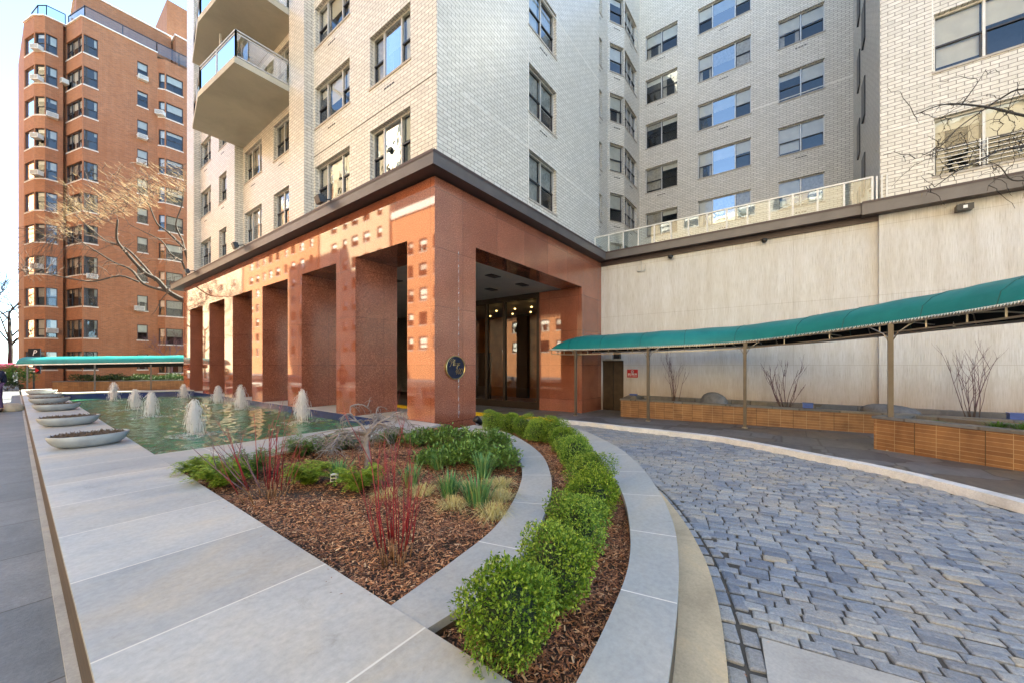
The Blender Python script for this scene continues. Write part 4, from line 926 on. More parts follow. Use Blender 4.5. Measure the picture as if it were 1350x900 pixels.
# window air conditioners
def aircon(x, y, z, rz):
    m = MB(); m.box(-.33, .33, -.42, .02, 0, .40, 'ac_white')
    for q in range(6): m.box(-.29, .29, -.425, -.421, .05+q*.055, .075+q*.055, 'dark_frame')
    return m
ac0 = None
spots = []
for (u, v, Y) in ((188, 105, 48.99), (187, 182, 48.99), (186, 215, 48.99), (183, 407, 48.99), (121, 365, 48.99)): spots.append((PY(u, Y)[0], Y, ZY(u, v, Y)-.2, 0))
for u, v in ((52, 66), (52, 106), (46, 182), (45, 230), (52, 352)): 
    x = 1.28; spots.append((1.28, 51.85, D(u, v, cam(1.28, 51.85)[0]).z-.2, -.9))
for u, v in ((71, 154), (71, 436)): spots.append((1.95, 51.48, D(u, v, cam(1.95, 51.48)[0]).z-.2, 0))
spots.append((P1[0]+.1, P1[1]-.35, D(88, 112, cam(*P1)[0]).z-.2, -1.3))
spots.append((xe+.25, 48.75, D(213, 149, cam(xe, 48.7)[0]).z-.2, -.6))
acm = aircon(0, 0, 0, 0).mesh('air_conditioner')
for x, y, z, rz in spots:
    o = bpy.data.objects.new('air_conditioner', acm); COL.objects.link(o); o.parent = RB; o.location = Vector((x, y, z))-RB.location; o.rotation_euler = (0, 0, rz)
# parking sign in front of it
pd = 29.5; c = D(45, 455, pd)
ps = thing('parking_sign', (c.x, c.y, -2.), 'black double parking sign with white P and red arrow behind the far canopy', 'sign')
fwd = Vector((.799, .601, 0)); rgt = Vector((.601, -.799, 0))
def board(mb, u0, u1, v0, v1, d, mt, dd=.06):
    a, b, e_, f = D(u0, v1, d), D(u1, v1, d), D(u1, v0, d), D(u0, v0, d); mb.add([a, b, e_, f, a+fwd*dd, b+fwd*dd, e_+fwd*dd, f+fwd*dd], [(0,1,2,3), (5,4,7,6), (4,0,3,7), (1,5,6,2), (3,2,6,7), (4,5,1,0)], mt)
m = MB(); board(m, 37, 53, 459, 476, pd, 'sign_black'); b1 = obj('board', m, ps)
m = MB(); text_mesh(m, 'P', D(45, 468.2, pd-.01), rgt, UP, .62, 'white_paint', .25); text_mesh(m, 'G', D(45.3, 476, pd-.01), rgt, UP, .5, 'white_paint', .25); obj('lettering', m, b1)
m = MB(); board(m, 36.5, 53, 483, 492, pd, 'sign_black'); b2 = obj('board', m, ps)
m = MB(); 
for v_ in (484.2, 488.2): board(m, 38.5, 46, v_, v_+1.6, pd-.02, 'white_paint', .01)
obj('lettering', m, b2); m = MB(); a, b, e_ = D(46.6, 484, pd-.02), D(46.6, 491.4, pd-.02), D(51.8, 487.5, pd-.02); m.face([a, b, e_], 'sign_red'); obj('arrow', m, b2)
m = MB(); m.bar(D(44.5, 520, pd+.1), D(44.5, 462, pd+.1), .1, .1, 'black_metal'); obj('post', m, ps)
# ------------------------------------------------------------------ canopies
def canopy(line, zf, width, rise, label, posts, group, under, step=.55, caps=(True, False), side=1, brk=True):
    # line: eave points with heights already chosen (Vector), cover spans `width` to the left/right (side) of the run
    t_ = thing('canopy', (posts[0][0], posts[0][1], posts[0][2]), label, 'canopy')
    N_ = 9; n = len(line); sec = []
    nrm = offset([Vector((p.x, p.y, 0)) for p in line], side*width)
    acc_ = 0.; seams = []; nxs = .7
    for i, p in enumerate(line):
        if i: acc_ += (p-line[i-1]).length
        if acc_ >= nxs: seams.append(i); nxs += 1.4
        q = Vector((nrm[i].x, nrm[i].y, p.z)); k = 1.
        if caps[0]:
            s = (Vector((p.x, p.y, 0))-Vector((line[0].x, line[0].y, 0))).length/1.2
            if s < 1: k = math.sqrt(max(0., 1-(1-s)**2))
        row_ = []
        for j in range(N_+1):
            a = PI*j/N_; f = (1-math.cos(a))/2; row_.append(p+(q-p)*f+UP*(rise*k*(1-.04*abs(math.sin(PI*acc_/1.4)))*math.sin(a)**.8))
        sec.append(row_)
    m = MB(); vs = [v for r_ in sec for v in r_]
    m.add(vs, [(i*(N_+1)+j, (i+1)*(N_+1)+j, (i+1)*(N_+1)+j+1, i*(N_+1)+j+1) for i in range(n-1) for j in range(N_)], 'green_canvas', True)
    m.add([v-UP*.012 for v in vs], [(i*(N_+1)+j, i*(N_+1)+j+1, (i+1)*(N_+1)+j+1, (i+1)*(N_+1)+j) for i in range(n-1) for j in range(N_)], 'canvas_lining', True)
    for k in (0, -1):
        if not caps[k]: m.add(sec[k]+[], [tuple(range(N_+1))], 'green_canvas')
    cv = obj('cover', m, t_); m = MB()
    for i in seams: m.tube([v+UP*.004 for v in sec[i]], .009, 'canvas_seam', 4, smooth=False)
    if seams: obj('seams', m, cv)
    return t_, sec
# right hand canopy above the curved pavement
pp = [GP(u, v) for u, v in ((759, 547.5), (854.5, 554.5), (982, 563.5), (1174, 593.5))]
tops = [(759, 461), (854.5, 457.5), (982, 450.5), (1174, 426)]
eave = []
for p, (u, v) in zip(pp, tops): d = cam(p.x, p.y)[0]; eave.append(Vector((p.x, p.y, (HV-v)*d/F)))
e0 = eave[0]+(eave[0]-eave[1]).normalized()*1.15; e0.z = eave[0].z+.03
d5 = 5.4; a5 = D(1350, 399, d5); d6 = D(1560, 352, 3.9)
line = spline([e0]+eave+[a5, d6], 10)
cn, sec = canopy(line, None, 2.0, .60, 'long curved green canvas canopy over the flagstone pavement at the right', [(p.x, p.y, p.z) for p in pp], None, None, caps=(True, False), side=-1)
for p, e_ in zip(pp, eave):
    m = MB(); m.box(p.x-.04, p.x+.04, p.y-.04, p.y+.04, p.z, e_.z, 'canopy_post'); m.box(p.x-.07, p.x+.07, p.y-.07, p.y+.07, p.z, p.z+.025, 'canopy_metal'); obj('post', m, cn)
m = MB(); fr = line
back = offset([Vector((p.x, p.y, 0)) for p in line], -2.0)
for i in range(len(line)-1):
    a, b = line[i], line[i+1]; q, w_ = Vector((back[i].x, back[i].y, a.z)), Vector((back[i+1].x, back[i+1].y, b.z))
    m.bar(a-UP*.01, b-UP*.01, .035, .04, 'canopy_metal'); m.bar(q-UP*.03, w_-UP*.03, .05, .05, 'aluminium'); m.bar(q+UP*.2, w_+UP*.2, .035, .035, 'aluminium'); m.bar(a+(q-a)*.06-UP*.17, b+(w_-b)*.06-UP*.17, .025, .03, 'canopy_metal')
    if i % 3 == 0: m.bar(q-UP*.02, q+UP*.2, .04, .04, 'aluminium'); m.bar(a+(q-a)*.06-UP*.17, a+(q-a)*.06, .022, .022, 'canopy_metal')
    if i % 5 == 0 and i > 0:
        arc = [a+(q-a)*((1-math.cos(PI*j/8))/2)+UP*(.50*math.sin(PI*j/8)**.8-.04) for j in range(9)]; m.tube(arc, .013, 'canopy_metal', 5)
        m.tube([a, a+(q-a)*.3+UP*.02, a+(q-a)*.5-UP*.02], .014, 'canopy_metal', 5)
obj('frame', m, cn)
m = MB()
for i in range(0, len(line)-1):
    for k in range(4):
        a = line[i]+(line[i+1]-line[i])*(k/4); b = line[i]+(line[i+1]-line[i])*((k+.55)/4); nn = Vector((sec[i][0].x-sec[i][2].x, sec[i][0].y-sec[i][2].y, 0)).normalized()*.022
        m.tube([a+nn+UP*.035, (a+b)/2+nn*1.6-UP*.015, b+nn+UP*.035], .008, 'lacing', 4)
obj('lacing', m, cn)
for i, (p, e_) in enumerate(zip(pp, eave)):
    m = MB(); tdir = (eave[min(i+1, 3)]-eave[max(i-1, 0)]).normalized()
    for s in (-1, 1): m.tube([Vector((p.x, p.y, e_.z-.42)), Vector((p.x, p.y, e_.z-.2))+tdir*s*.12, Vector((p.x, p.y, e_.z-.02))+tdir*s*.38], .013, 'canopy_metal', 5)
    if i: obj('brace', m, cn)
# far canopy at the left
fz = -2.0; fp = [(36, 511), (125, 510), (199, 508.8)]
fpp = [D(u, v, d_) for (u, v), d_ in zip(fp, (25.4, 26.5, 27.6))]
dd = [cam(p.x, p.y)[0] for p in fpp]
f0 = D(20.5, 480.0, 25.2); f1 = D(262, 476.5, 28.6)
ln = [f0+(f1-f0)*k/12 for k in range(13)]
cn2, sec2 = canopy(ln, None, 2.2, .55, 'straight green canvas canopy on thin posts beyond the far end of the pool', [(p.x, p.y, p.z) for p in fpp], None, None, caps=(False, False), side=-1)
m = MB(); n_ = (ln[-1]-ln[0]).normalized(); bk = Vector((n_.y, -n_.x, 0))*-2.2
for o_ in (Vector((0, 0, 0)), bk):
    m.add([ln[0]+o_-UP*.0, ln[-1]+o_, ln[-1]+o_+UP*.10, ln[0]+o_+UP*.10], [(0,1,2,3)], 'green_canvas')
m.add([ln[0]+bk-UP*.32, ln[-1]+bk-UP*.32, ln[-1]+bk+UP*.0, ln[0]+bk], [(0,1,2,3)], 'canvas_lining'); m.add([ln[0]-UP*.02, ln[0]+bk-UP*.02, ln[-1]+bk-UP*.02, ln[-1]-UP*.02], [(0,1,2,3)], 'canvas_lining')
m.bar(ln[0]-UP*.03-bk*.02, ln[-1]-UP*.03-bk*.02, .06, .07, 'lacing')
obj('valance', m, cn2)
for p in fpp:
    m = MB(); tz = ln[0].z; m.box(p.x-.04, p.x+.04, p.y-.04, p.y+.04, -2.05, tz, 'canopy_post'); obj('post', m, cn2)
# ------------------------------------------------------------------ tiled planters
def planter(path, h, z0f, label, th=.10, cap='flagstone', depthside=None, back=None, z_soil=.08):
    t_ = thing('planter', (path[0][0], path[0][1], z0f(*path[0])-.05), label, 'planter', None)
    m = MB(); c = MB(); s = MB(); n = len(path)
    poly_ = list(path)+list(back)
    zt_ = lambda x, y: h(x, y)
    for i in range(len(poly_)):
        a, b = poly_[i], poly_[(i+1) % len(poly_)]
        m.face([(a[0], a[1], z0f(*a)-.3), (b[0], b[1], z0f(*b)-.3), (b[0], b[1], zt_(*b)), (a[0], a[1], zt_(*a))], 'golden_tile')
    ce = Vector((sum(p[0] for p in poly_)/len(poly_), sum(p[1] for p in poly_)/len(poly_), 0))
    def ins(p, q): 
        v = Vector((p[0], p[1], 0)); d = (ce-v).normalized(); return v+d*q
    N2 = len(poly_)
    def normal(i):
        a, b, c_ = Vector(poly_[i-1]), Vector(poly_[i]), Vector(poly_[(i+1) % N2]); d1, d2 = (b-a).normalized(), (c_-b).normalized(); n1, n2 = Vector((-d1.y, d1.x)), Vector((-d2.y, d2.x)); nn = (n1+n2)
        return nn/max(.3, (1+n1.dot(n2)))
    sg_ = 1
    ar = sum(poly_[i][0]*poly_[(i+1) % N2][1]-poly_[(i+1) % N2][0]*poly_[i][1] for i in range(N2)); sg_ = 1 if ar > 0 else -1
    outp = [Vector(poly_[i])-normal(i)*.025*sg_ for i in range(N2)]; inp = [Vector(poly_[i])+normal(i)*.24*sg_ for i in range(N2)]
    for i in range(N2):
        j = (i+1) % N2; zz1 = lambda p, o=0.: (p[0], p[1], zt_(p[0], p[1])+o)
        c.face([zz1(outp[i], .055), zz1(outp[j], .055), zz1(inp[j], .055), zz1(inp[i], .055)], cap); c.face([zz1(outp[i], .002), zz1(outp[j], .002), zz1(outp[j], .055), zz1(outp[i], .055)], cap); c.face([zz1(inp[i], .055), zz1(inp[j], .055), zz1(inp[j], -.1), zz1(inp[i], -.1)], cap); c.face([zz1(outp[i], .002), zz1(inp[i], .002), zz1(inp[j], .002), zz1(outp[j], .002)], cap)
    s.face([(p[0], p[1], zt_(p[0], p[1])-z_soil) for p in inp], 'soil')
    obj('tiled_wall', m, t_); obj('coping', c, t_); obj('soil', s, t_); return t_
pz = lambda x, y: zpav(x, y)
hz = lambda x, y: -1.30+.012*(5.5-y)*0
A0 = GP(805, 551.5); A2 = GP(854.5, 554.2); 
fx = 13.62
planter([(fx, -9.), (fx, A0.y), (XE-.12, A0.y)], lambda x, y: -1.30+.0*(x), pz, 'long golden tiled planter running along the foot of the stucco wall', back=[(XE-.12, -9.)])
q0 = GP(1152, 591); q1 = GP(1350, 621); dq = (q1-q0).normalized(); q2 = q0+dq*4.6; bk = Vector((-dq.y, dq.x, 0))*1.0
planter([(q2.x, q2.y), (q0.x, q0.y)], lambda x, y: -1.10, pz, 'near golden tiled planter with green shoots behind the closest canopy post', back=[(q0.x+bk.x*1.15, q0.y+bk.y*1.15), (q2.x+bk.x*1.15, q2.y+bk.y*1.15)], z_soil=.03)
fb = [D(u, 505, d_) for u, d_ in ((25, 25.8), (262, 29.2))]; fn = (fb[1]-fb[0]).normalized(); fw = Vector((-fn.y, fn.x, 0))
fa = [fb[0]+fw*2.8, fb[1]+fw*2.8]
planter([(fa[0].x, fa[0].y), (fa[1].x, fa[1].y)], lambda x, y: -1.28+.0*x, lambda x, y: -2.1, 'long low tiled planter with clipped hedge behind the far canopy', back=[(fa[1].x+fw.x*2.5, fa[1].y+fw.y*2.5), (fa[0].x+fw.x*2.5, fa[0].y+fw.y*2.5)])
# ------------------------------------------------------------------ ledge wall, pool walls, curved garden walls
t_ = thing('ledge_wall', (.7, 10, -1.68), 'broad bluestone topped ledge wall with bronze tiled side between sidewalk and pool', 'wall')
m = MB(); LX0, LX1 = .21, 1.30
m.box(LX0, LX1, -3, 35, SLAB-.03, SLAB, 'ledge_stone'); obj('coping', m, t_)
m = MB(); m.box(LX0+.003, LX1-.03, -3, 34.97, -1.9, SLAB-.03, 'bronze_tile'); obj('tiled_side', m, t_)
m = MB(); m.box(LX0-.045, LX0+.001, -3, 34.9, -1.9, -1.66, 'mortar_kerb'); obj('mortar_kerb', m, t_)
t_ = thing('pool_wall', (3.6, 7.2, -1.7), 'low bluestone coped wall closing the near side of the fountain pool', 'wall')
m = MB(); m.prism([(LX1+.004, 6.62), (5.2, 6.50), (XC-.02, 6.62), (XC-.02, 7.92), (LX1+.004, 7.92)], SLAB-.05, SLAB-.003, 'coping_stone', 'coping_stone', True); obj('coping', m, t_)
m = MB(); m.prism([(LX1, 6.66), (5.2, 6.54), (XC+.3, 6.65), (XC+.3, 7.88), (LX1, 7.88)], -2., SLAB-.05, 'bronze_tile', 'bronze_tile'); obj('wall_face', m, t_)
t_ = thing('pool_wall', (3.6, 28.2, -1.7), 'far end wall of the pool with a dark blue tiled face', 'wall')
m = MB(); m.prism([(LX1+.004, 28.8), (XC, 26.8), (XC, 27.7), (LX1+.004, 29.8)], SLAB-.05, SLAB-.003, 'coping_stone', 'coping_stone', True); obj('coping', m, t_)
m = MB(); m.prism([(LX1, 28.86), (XC, 26.86), (XC, 27.6), (LX1, 29.7)], -2.2, SLAB-.05, 'blue_plinth', 'blue_plinth'); obj('wall_face', m, t_)
def curved(inner_, outer_, label, mat_, h0, jt):
    SLAB = -1.38-.006
    a = inner_; n = min(len(inner_), len(outer_))
    t_ = thing('curved_wall', (inner_[8].x, inner_[8].y, -1.7), label, 'wall'); c = MB(); s = MB()
    A = offset(inner_, .004); Bb = offset(outer_, -.004)
    arc = [0.]
    for i in range(n-1): arc.append(arc[-1]+((outer_[i+1]-outer_[i]).length+(inner_[i+1]-inner_[i]).length)/2)
    J = 0
    for i in range(n-1):
        p, q, r_, s_ = inner_[i], inner_[i+1], outer_[i+1], outer_[i]; z = SLAB; zb_ = SLAB-.05
        c.face([(p.x, p.y, z), (s_.x, s_.y, z), (r_.x, r_.y, z), (q.x, q.y, z)], mat_)
        c.face([(p.x, p.y, zb_), (p.x, p.y, z), (q.x, q.y, z), (q.x, q.y, zb_)], mat_); c.face([(s_.x, s_.y, zb_), (r_.x, r_.y, zb_), (r_.x, r_.y, z), (s_.x, s_.y, z)], mat_); c.face([(p.x, p.y, zb_), (q.x, q.y, zb_), (r_.x, r_.y, zb_), (s_.x, s_.y, zb_)], mat_)
        p, q, r_, s_ = A[i], A[i+1], Bb[i+1], Bb[i]; zl = h0
        s.face([(p.x, p.y, zl), (p.x, p.y, zb_), (q.x, q.y, zb_), (q.x, q.y, zl)], 'bronze_tile'); s.face([(s_.x, s_.y, zl), (r_.x, r_.y, zl), (r_.x, r_.y, zb_), (s_.x, s_.y, zb_)], 'bronze_tile')
    # mortar joints, thin strips proud of the stone
    kj = min(range(n), key=lambda k: (inner_[k]-jt).length); nxt = arc[kj] % .93
    for i in range(n-1):
        while arc[i] <= nxt < arc[i+1]:
            f = (nxt-arc[i])/(arc[i+1]-arc[i]); p = inner_[i].lerp(inner_[i+1], f); q = min((outer_[k].lerp(outer_[k+1], w_/6) for k in range(n-1) for w_ in range(6)), key=lambda t: (t-p).length); d = (inner_[i+1]-inner_[i]).normalized()*.005
            c.face([(p-d).xy.to_tuple()+(SLAB+.0015,), (q-d).xy.to_tuple()+(SLAB+.0015,), (q+d).xy.to_tuple()+(SLAB+.0015,), (p+d).xy.to_tuple()+(SLAB+.0015,)], 'caulk'); nxt += .93
    obj('coping', c, t_); obj('wall_face', s, t_)
il.insert(0, il[0]+(il[0]-il[1]).normalized()*.06); ir.insert(0, ir[0]+(ir[0]-ir[1]).normalized()*.06)
curved(il, ir, 'inner curved bluestone garden wall between the flower bed and the boxwood row', 'bench_stone', -1.7, G(637, 710, -1.38))
curved(ol, orr, 'outer curved bluestone garden wall along the sett driveway', 'bench_stone', -2.2, G(818, 776, -1.38))
# ------------------------------------------------------------------ stone bowls on the ledge
ORD = ['nearest', 'second', 'third', 'fourth', 'fifth', 'farthest']
def bowl_parts(seed):
    r = random.Random(seed); m = MB(); n = 28; m.lathe([(.27, 0), (.36, .02), (.425, .065), (.468, .13), (.49, .205), (.466, .207), (.455, .18)], 'bowl_stone', (0, 0, 0), n, 1., .78)
    s = MB(); s.lathe([(.0, .19), (.2, .19), (.462, .185)], 'soil', (0, 0, 0), n, 1., .77)
    d = MB()
    for i in range(260):
        a = r.uniform(0, 2*PI); q = math.sqrt(r.random())*.43; x, y = q*math.cos(a), q*math.sin(a)*.74; L = r.uniform(.02, .055); e = Vector((r.uniform(-1, 1), r.uniform(-1, 1), r.uniform(.05, .75))).normalized()*L
        d.tube([(x, y, .19), Vector((x, y, .2))+e*.6, Vector((x, y, .205))+e], [.007, .006, .003], 'dry_stalk', 4, smooth=False)
    return m, s, d
bm_, bs_, bd_ = bowl_parts(1); bme = (bm_.mesh('bowl'), bs_.mesh('soil'), bd_.mesh('dry_stalks'))
bpx = [(120, 588), (89, 561), (75.5, 541), (68, 531.5), (65, 525.5), (57, 519.5)]
for i, (u, v) in enumerate(bpx):
    p = G(u, v, SLAB); p.x = .78+(.0 if i % 2 == 0 else -.02)
    t_ = thing('planter_bowl', (p.x, p.y+.2, SLAB), ['oval grey stone bowl of dead stems on the ledge wall, the one nearest the camera', 'oval grey stone bowl on the ledge wall, second from the camera', 'oval grey stone bowl on the ledge wall, third from the camera', 'oval grey stone bowl on the ledge wall, fourth from the camera', 'oval grey stone bowl on the ledge wall, next to the farthest one', 'oval grey stone bowl on the ledge wall, farthest from the camera'][i], 'bowl', 'stone bowls along the ledge wall')
    t_.rotation_euler = (0, 0, [.06, .02, .10, -.04, .03, .0][i])
    for n_, me in zip(('bowl', 'soil', 'dry_stalks'), bme):
        o = bpy.data.objects.new(n_, me); COL.objects.link(o); o.parent = t_
# ------------------------------------------------------------------ fountains
def fountain(p, h, seed, label):
    r = random.Random(seed); t_ = thing('fountain_jet', p, label, 'fountain', 'fountain jets in the pool')
    m = MB(); m.lathe([(.032, -.25), (.032, .05), (.026, .12), (.018, .13)], 'canopy_metal', p, 10); obj('nozzle', m, t_)
    m = MB()
    for i in range(260):                                            # rising core
        a = r.uniform(0, 2*PI); rad = r.uniform(.0, .035); top = h*r.uniform(.55, 1.0); x0, y0 = math.cos(a)*rad, math.sin(a)*rad
        z0 = r.uniform(.08, h*.6); z1_ = min(top, z0+r.uniform(.1, .35)); m.tube([(p.x+x0, p.y+y0, p.z+z0), (p.x+x0*1.4, p.y+y0*1.4, p.z+z1_)], [.010, .008], 'water_spray', 3, False)
    for i in range(1000):                                            # falling veil of droplets and threads
        a = r.uniform(0, 2*PI); sp = abs(r.gauss(0, .085))+.035; ap = h*r.uniform(.72, 1.0); 
        t0 = r.uniform(.0, .85); t1 = min(1., t0+r.uniform(.05, .22)); q = []
        for k in range(4):
            t = t0+(t1-t0)*k/3; rr_ = .02+sp*(t**.75)*1.25; q.append((p.x+math.cos(a)*rr_, p.y+math.sin(a)*rr_, p.z+ap*(1-t*t)))
        w_ = r.uniform(.002, .0058); m.tube(q, [w_*.5, w_, w_, w_*.4], 'water_spray', 3, False)
    for i in range(160):
        a = r.uniform(0, 2*PI); rad = abs(r.gauss(0, .14)); z = abs(r.gauss(0, .05)); s = r.uniform(.004, .011)
        c = Vector((p.x+math.cos(a)*rad, p.y+math.sin(a)*rad, p.z+z)); m.add([c+Vector(v)*s for v in ((1,0,0), (-1,0,0), (0,1,0), (0,-1,0), (0,0,1), (0,0,-1))], [(0,2,4), (2,1,4), (1,3,4), (3,0,4), (2,0,5), (1,2,5), (3,1,5), (0,3,5)], 'water_spray')
    obj('water_plume', m, t_)
    m = MB(); n = 40; R_ = .5; vs = [p+UP*.012]; 
    for ring, z in ((.3, .02), (.65, .012), (1., .005)):
        for k in range(n): a = 2*PI*k/n; q = R_*ring*(1+.22*math.sin(3*a+seed)+.12*math.sin(7*a+2*seed)); vs.append(Vector((p.x+math.cos(a)*q*1.2, p.y+math.sin(a)*q, p.z+z)))
    fs = [(0, 1+k, 1+(k+1) % n) for k in range(n)]+[(1+i*n+k, 1+(i+1)*n+k, 1+(i+1)*n+(k+1) % n, 1+i*n+(k+1) % n) for i in range(2) for k in range(n)]
    m.add(vs, fs, 'foam', True); obj('foam_ring', m, t_)
fpx = [(256, 573, 525, 'tall white fountain jet nearest the ledge wall bowls and the camera'), (398.5, 556, 511, 'white fountain jet at the right end of the pool, nearest the entrance corner'), (199, 549, 515, 'broad white fountain jet just right of the slim jet in the middle of the pool'), (178, 539, 511.5, 'slim white fountain jet in the middle left of the pool'),
       (317, 539.5, 506, 'white fountain jet before the third gap between the granite piers'), (287.5, 532, 507, 'white fountain jet before the pier at the left of the colonnade middle'), (150, 528, 502.5, 'white fountain jet at the far left by the blue end wall'), (242, 524.5, 505, 'small far fountain jet by the leftmost granite pier')]
for i, (u, v, vt, lb) in enumerate(fpx):
    p = G(u, v, WAT); d = cam(p.x, p.y)[0]; h = (v-vt)*d/F; fountain(p, h, i+1, lb)
# ------------------------------------------------------------------ boxwood row
def bush_meshes(seed, n):
    r = random.Random(seed); m = MB(); core = MB()
    lobes = [(Vector((r.gauss(0, 1), r.gauss(0, 1), r.gauss(0, 1))).normalized(), r.uniform(.02, .085)) for _ in range(16)]
    def rad(d): return .20+sum(a*max(0, d.dot(l))**9 for l, a in lobes)-.022*max(0, -d.z)
    for i in range(n):
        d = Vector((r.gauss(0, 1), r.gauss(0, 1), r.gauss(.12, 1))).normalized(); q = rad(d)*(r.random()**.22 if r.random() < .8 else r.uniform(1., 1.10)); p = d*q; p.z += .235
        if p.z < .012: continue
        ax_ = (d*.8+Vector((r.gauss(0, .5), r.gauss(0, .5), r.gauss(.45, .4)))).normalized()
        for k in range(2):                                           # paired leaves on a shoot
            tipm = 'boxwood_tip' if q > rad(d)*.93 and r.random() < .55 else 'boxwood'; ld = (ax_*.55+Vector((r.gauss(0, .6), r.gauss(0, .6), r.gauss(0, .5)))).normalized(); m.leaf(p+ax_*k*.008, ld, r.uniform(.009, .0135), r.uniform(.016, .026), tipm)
    for i in range(60):
        a = r.uniform(0, 2*PI); d = Vector((math.cos(a)*.5, math.sin(a)*.5, 1)).normalized(); core.tube([(0, 0, 0), d*.1+Vector((0, 0, .05)), d*.19+Vector((r.gauss(0, .03), r.gauss(0, .03), .08))], [.006, .004, .002], 'bark_dark', 3)
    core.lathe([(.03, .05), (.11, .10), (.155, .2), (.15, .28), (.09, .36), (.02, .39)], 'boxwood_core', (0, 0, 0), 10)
    return m.mesh('foliage', uv=False), core.mesh('stems', uv=False)
BUSH = [bush_meshes(11, 5200), bush_meshes(12, 4600), bush_meshes(13, 4600)]
bx = [(670, 806, 62), (735, 748, 46), (758, 690, 37), (779, 655, 34), (779, 622, 29), (758, 597, 24), (745, 580, 21), (731, 568, 18.5), (709, 566, 16), (691, 562, 15), (674, 557, 14), (651, 556, 14)]
bl_ = ['nearest and largest looking round boxwood shrub at the front of the curved row', 'second round boxwood shrub from the camera in the curved row', 'third round boxwood shrub from the camera in the curved row', 'fourth round boxwood shrub from the camera in the curved row', 'fifth round boxwood shrub from the camera in the curved row', 'sixth round boxwood shrub from the camera in the curved row', 'sixth round boxwood shrub from the far end of the curved row', 'fifth round boxwood shrub from the far end of the curved row', 'fourth round boxwood shrub from the far end of the curved row', 'third round boxwood shrub from the far end of the curved row', 'second round boxwood shrub from the far end of the curved row', 'last round boxwood shrub of the row, beside the black spotlight']
for i, ((u, v, rw), lb) in enumerate(zip(bx, bl_)):
    p = G(u, v, STRIP+.235); s = (rw*cam(p.x, p.y)[0]/F)/.245
    t_ = thing('boxwood_shrub', (p.x, p.y, STRIP), lb, 'shrub', 'round boxwood shrubs in the curved row'); t_.rotation_euler = (0, 0, i*1.9); t_.scale = (s, s, .96+.04*s)
    for n_, me in zip(('foliage', 'stems'), BUSH[0 if i == 0 else 1+i % 2]):
        o = bpy.data.objects.new(n_, me); COL.objects.link(o); o.parent = t_
# ------------------------------------------------------------------ garden bed plants
def stems_plant(name, p, label, mat_, n, H, spread, seed, group=None, lean=Vector((0, 0, 0)), rad=.006, fork=3, bend=.15, base='dogwood_base', base_r=.08, cat='shrub'):
    r = random.Random(seed); t_ = thing(name, p, label, cat, group); lo = MB(); m = MB()
    def shoot(a, d, L, w, lev):
        pts = [a]; q = a.copy(); dd = d.copy(); k = 5
        for i in range(k): dd = (dd+Vector((r.gauss(0, bend*.35), r.gauss(0, bend*.35), bend*.35))).normalized(); q = q+dd*L/k; pts.append(q)
        (lo if lev == 0 and base else m).tube(pts[:2], [w, w*.93], base if lev == 0 and base else mat_, 5); m.tube(pts[1:], [w*.93, w*.85, w*.7, w*.55, w*.35], mat_, 5)
        if lev < 2:
            for j in range(r.randint(1, fork)):
                i = r.randint(2, 4); s = Vector((r.gauss(0, 1), r.gauss(0, 1), .4)).normalized(); shoot(pts[i], (dd+s*.55).normalized(), L*r.uniform(.3, .55), w*.55, lev+1)
    for i in range(n):
        a = r.uniform(0, 2*PI); e = Vector((math.cos(a), math.sin(a), 0)); f = math.sqrt(r.random()); b_ = Vector(p)+e*base_r*f; shoot(b_, (UP+e*spread*f+lean).normalized(), H*r.uniform(.55, 1.), rad*r.uniform(.7, 1.25), 0)
    obj('twigs', m, t_); 
    if base: obj('stems', lo, t_)
    return t_
stems_plant('red_dogwood', G(524, 742, BED), 'tall red stemmed bare dogwood standing alone in the mulch near the camera', 'dogwood', 20, .96, .26, 31, 'red dogwoods', rad=.0048, base_r=.11, bend=.13, fork=2)
stems_plant('red_dogwood', G(352, 656, BED), 'red stemmed bare dogwood with dark leaning twigs by the ledge wall', 'dogwood', 20, .95, .46, 33, 'red dogwoods', rad=.0050, base_r=.22, fork=1, bend=.13)
stems_plant('leaning_twig', G(345, 655, BED), 'dark purple leaning twigs arching toward the pool from the ledge side of the bed', 'twig_purple', 5, .95, .25, 35, None, lean=Vector((-.62, .42, 0)), rad=.006, base='twig_brown')
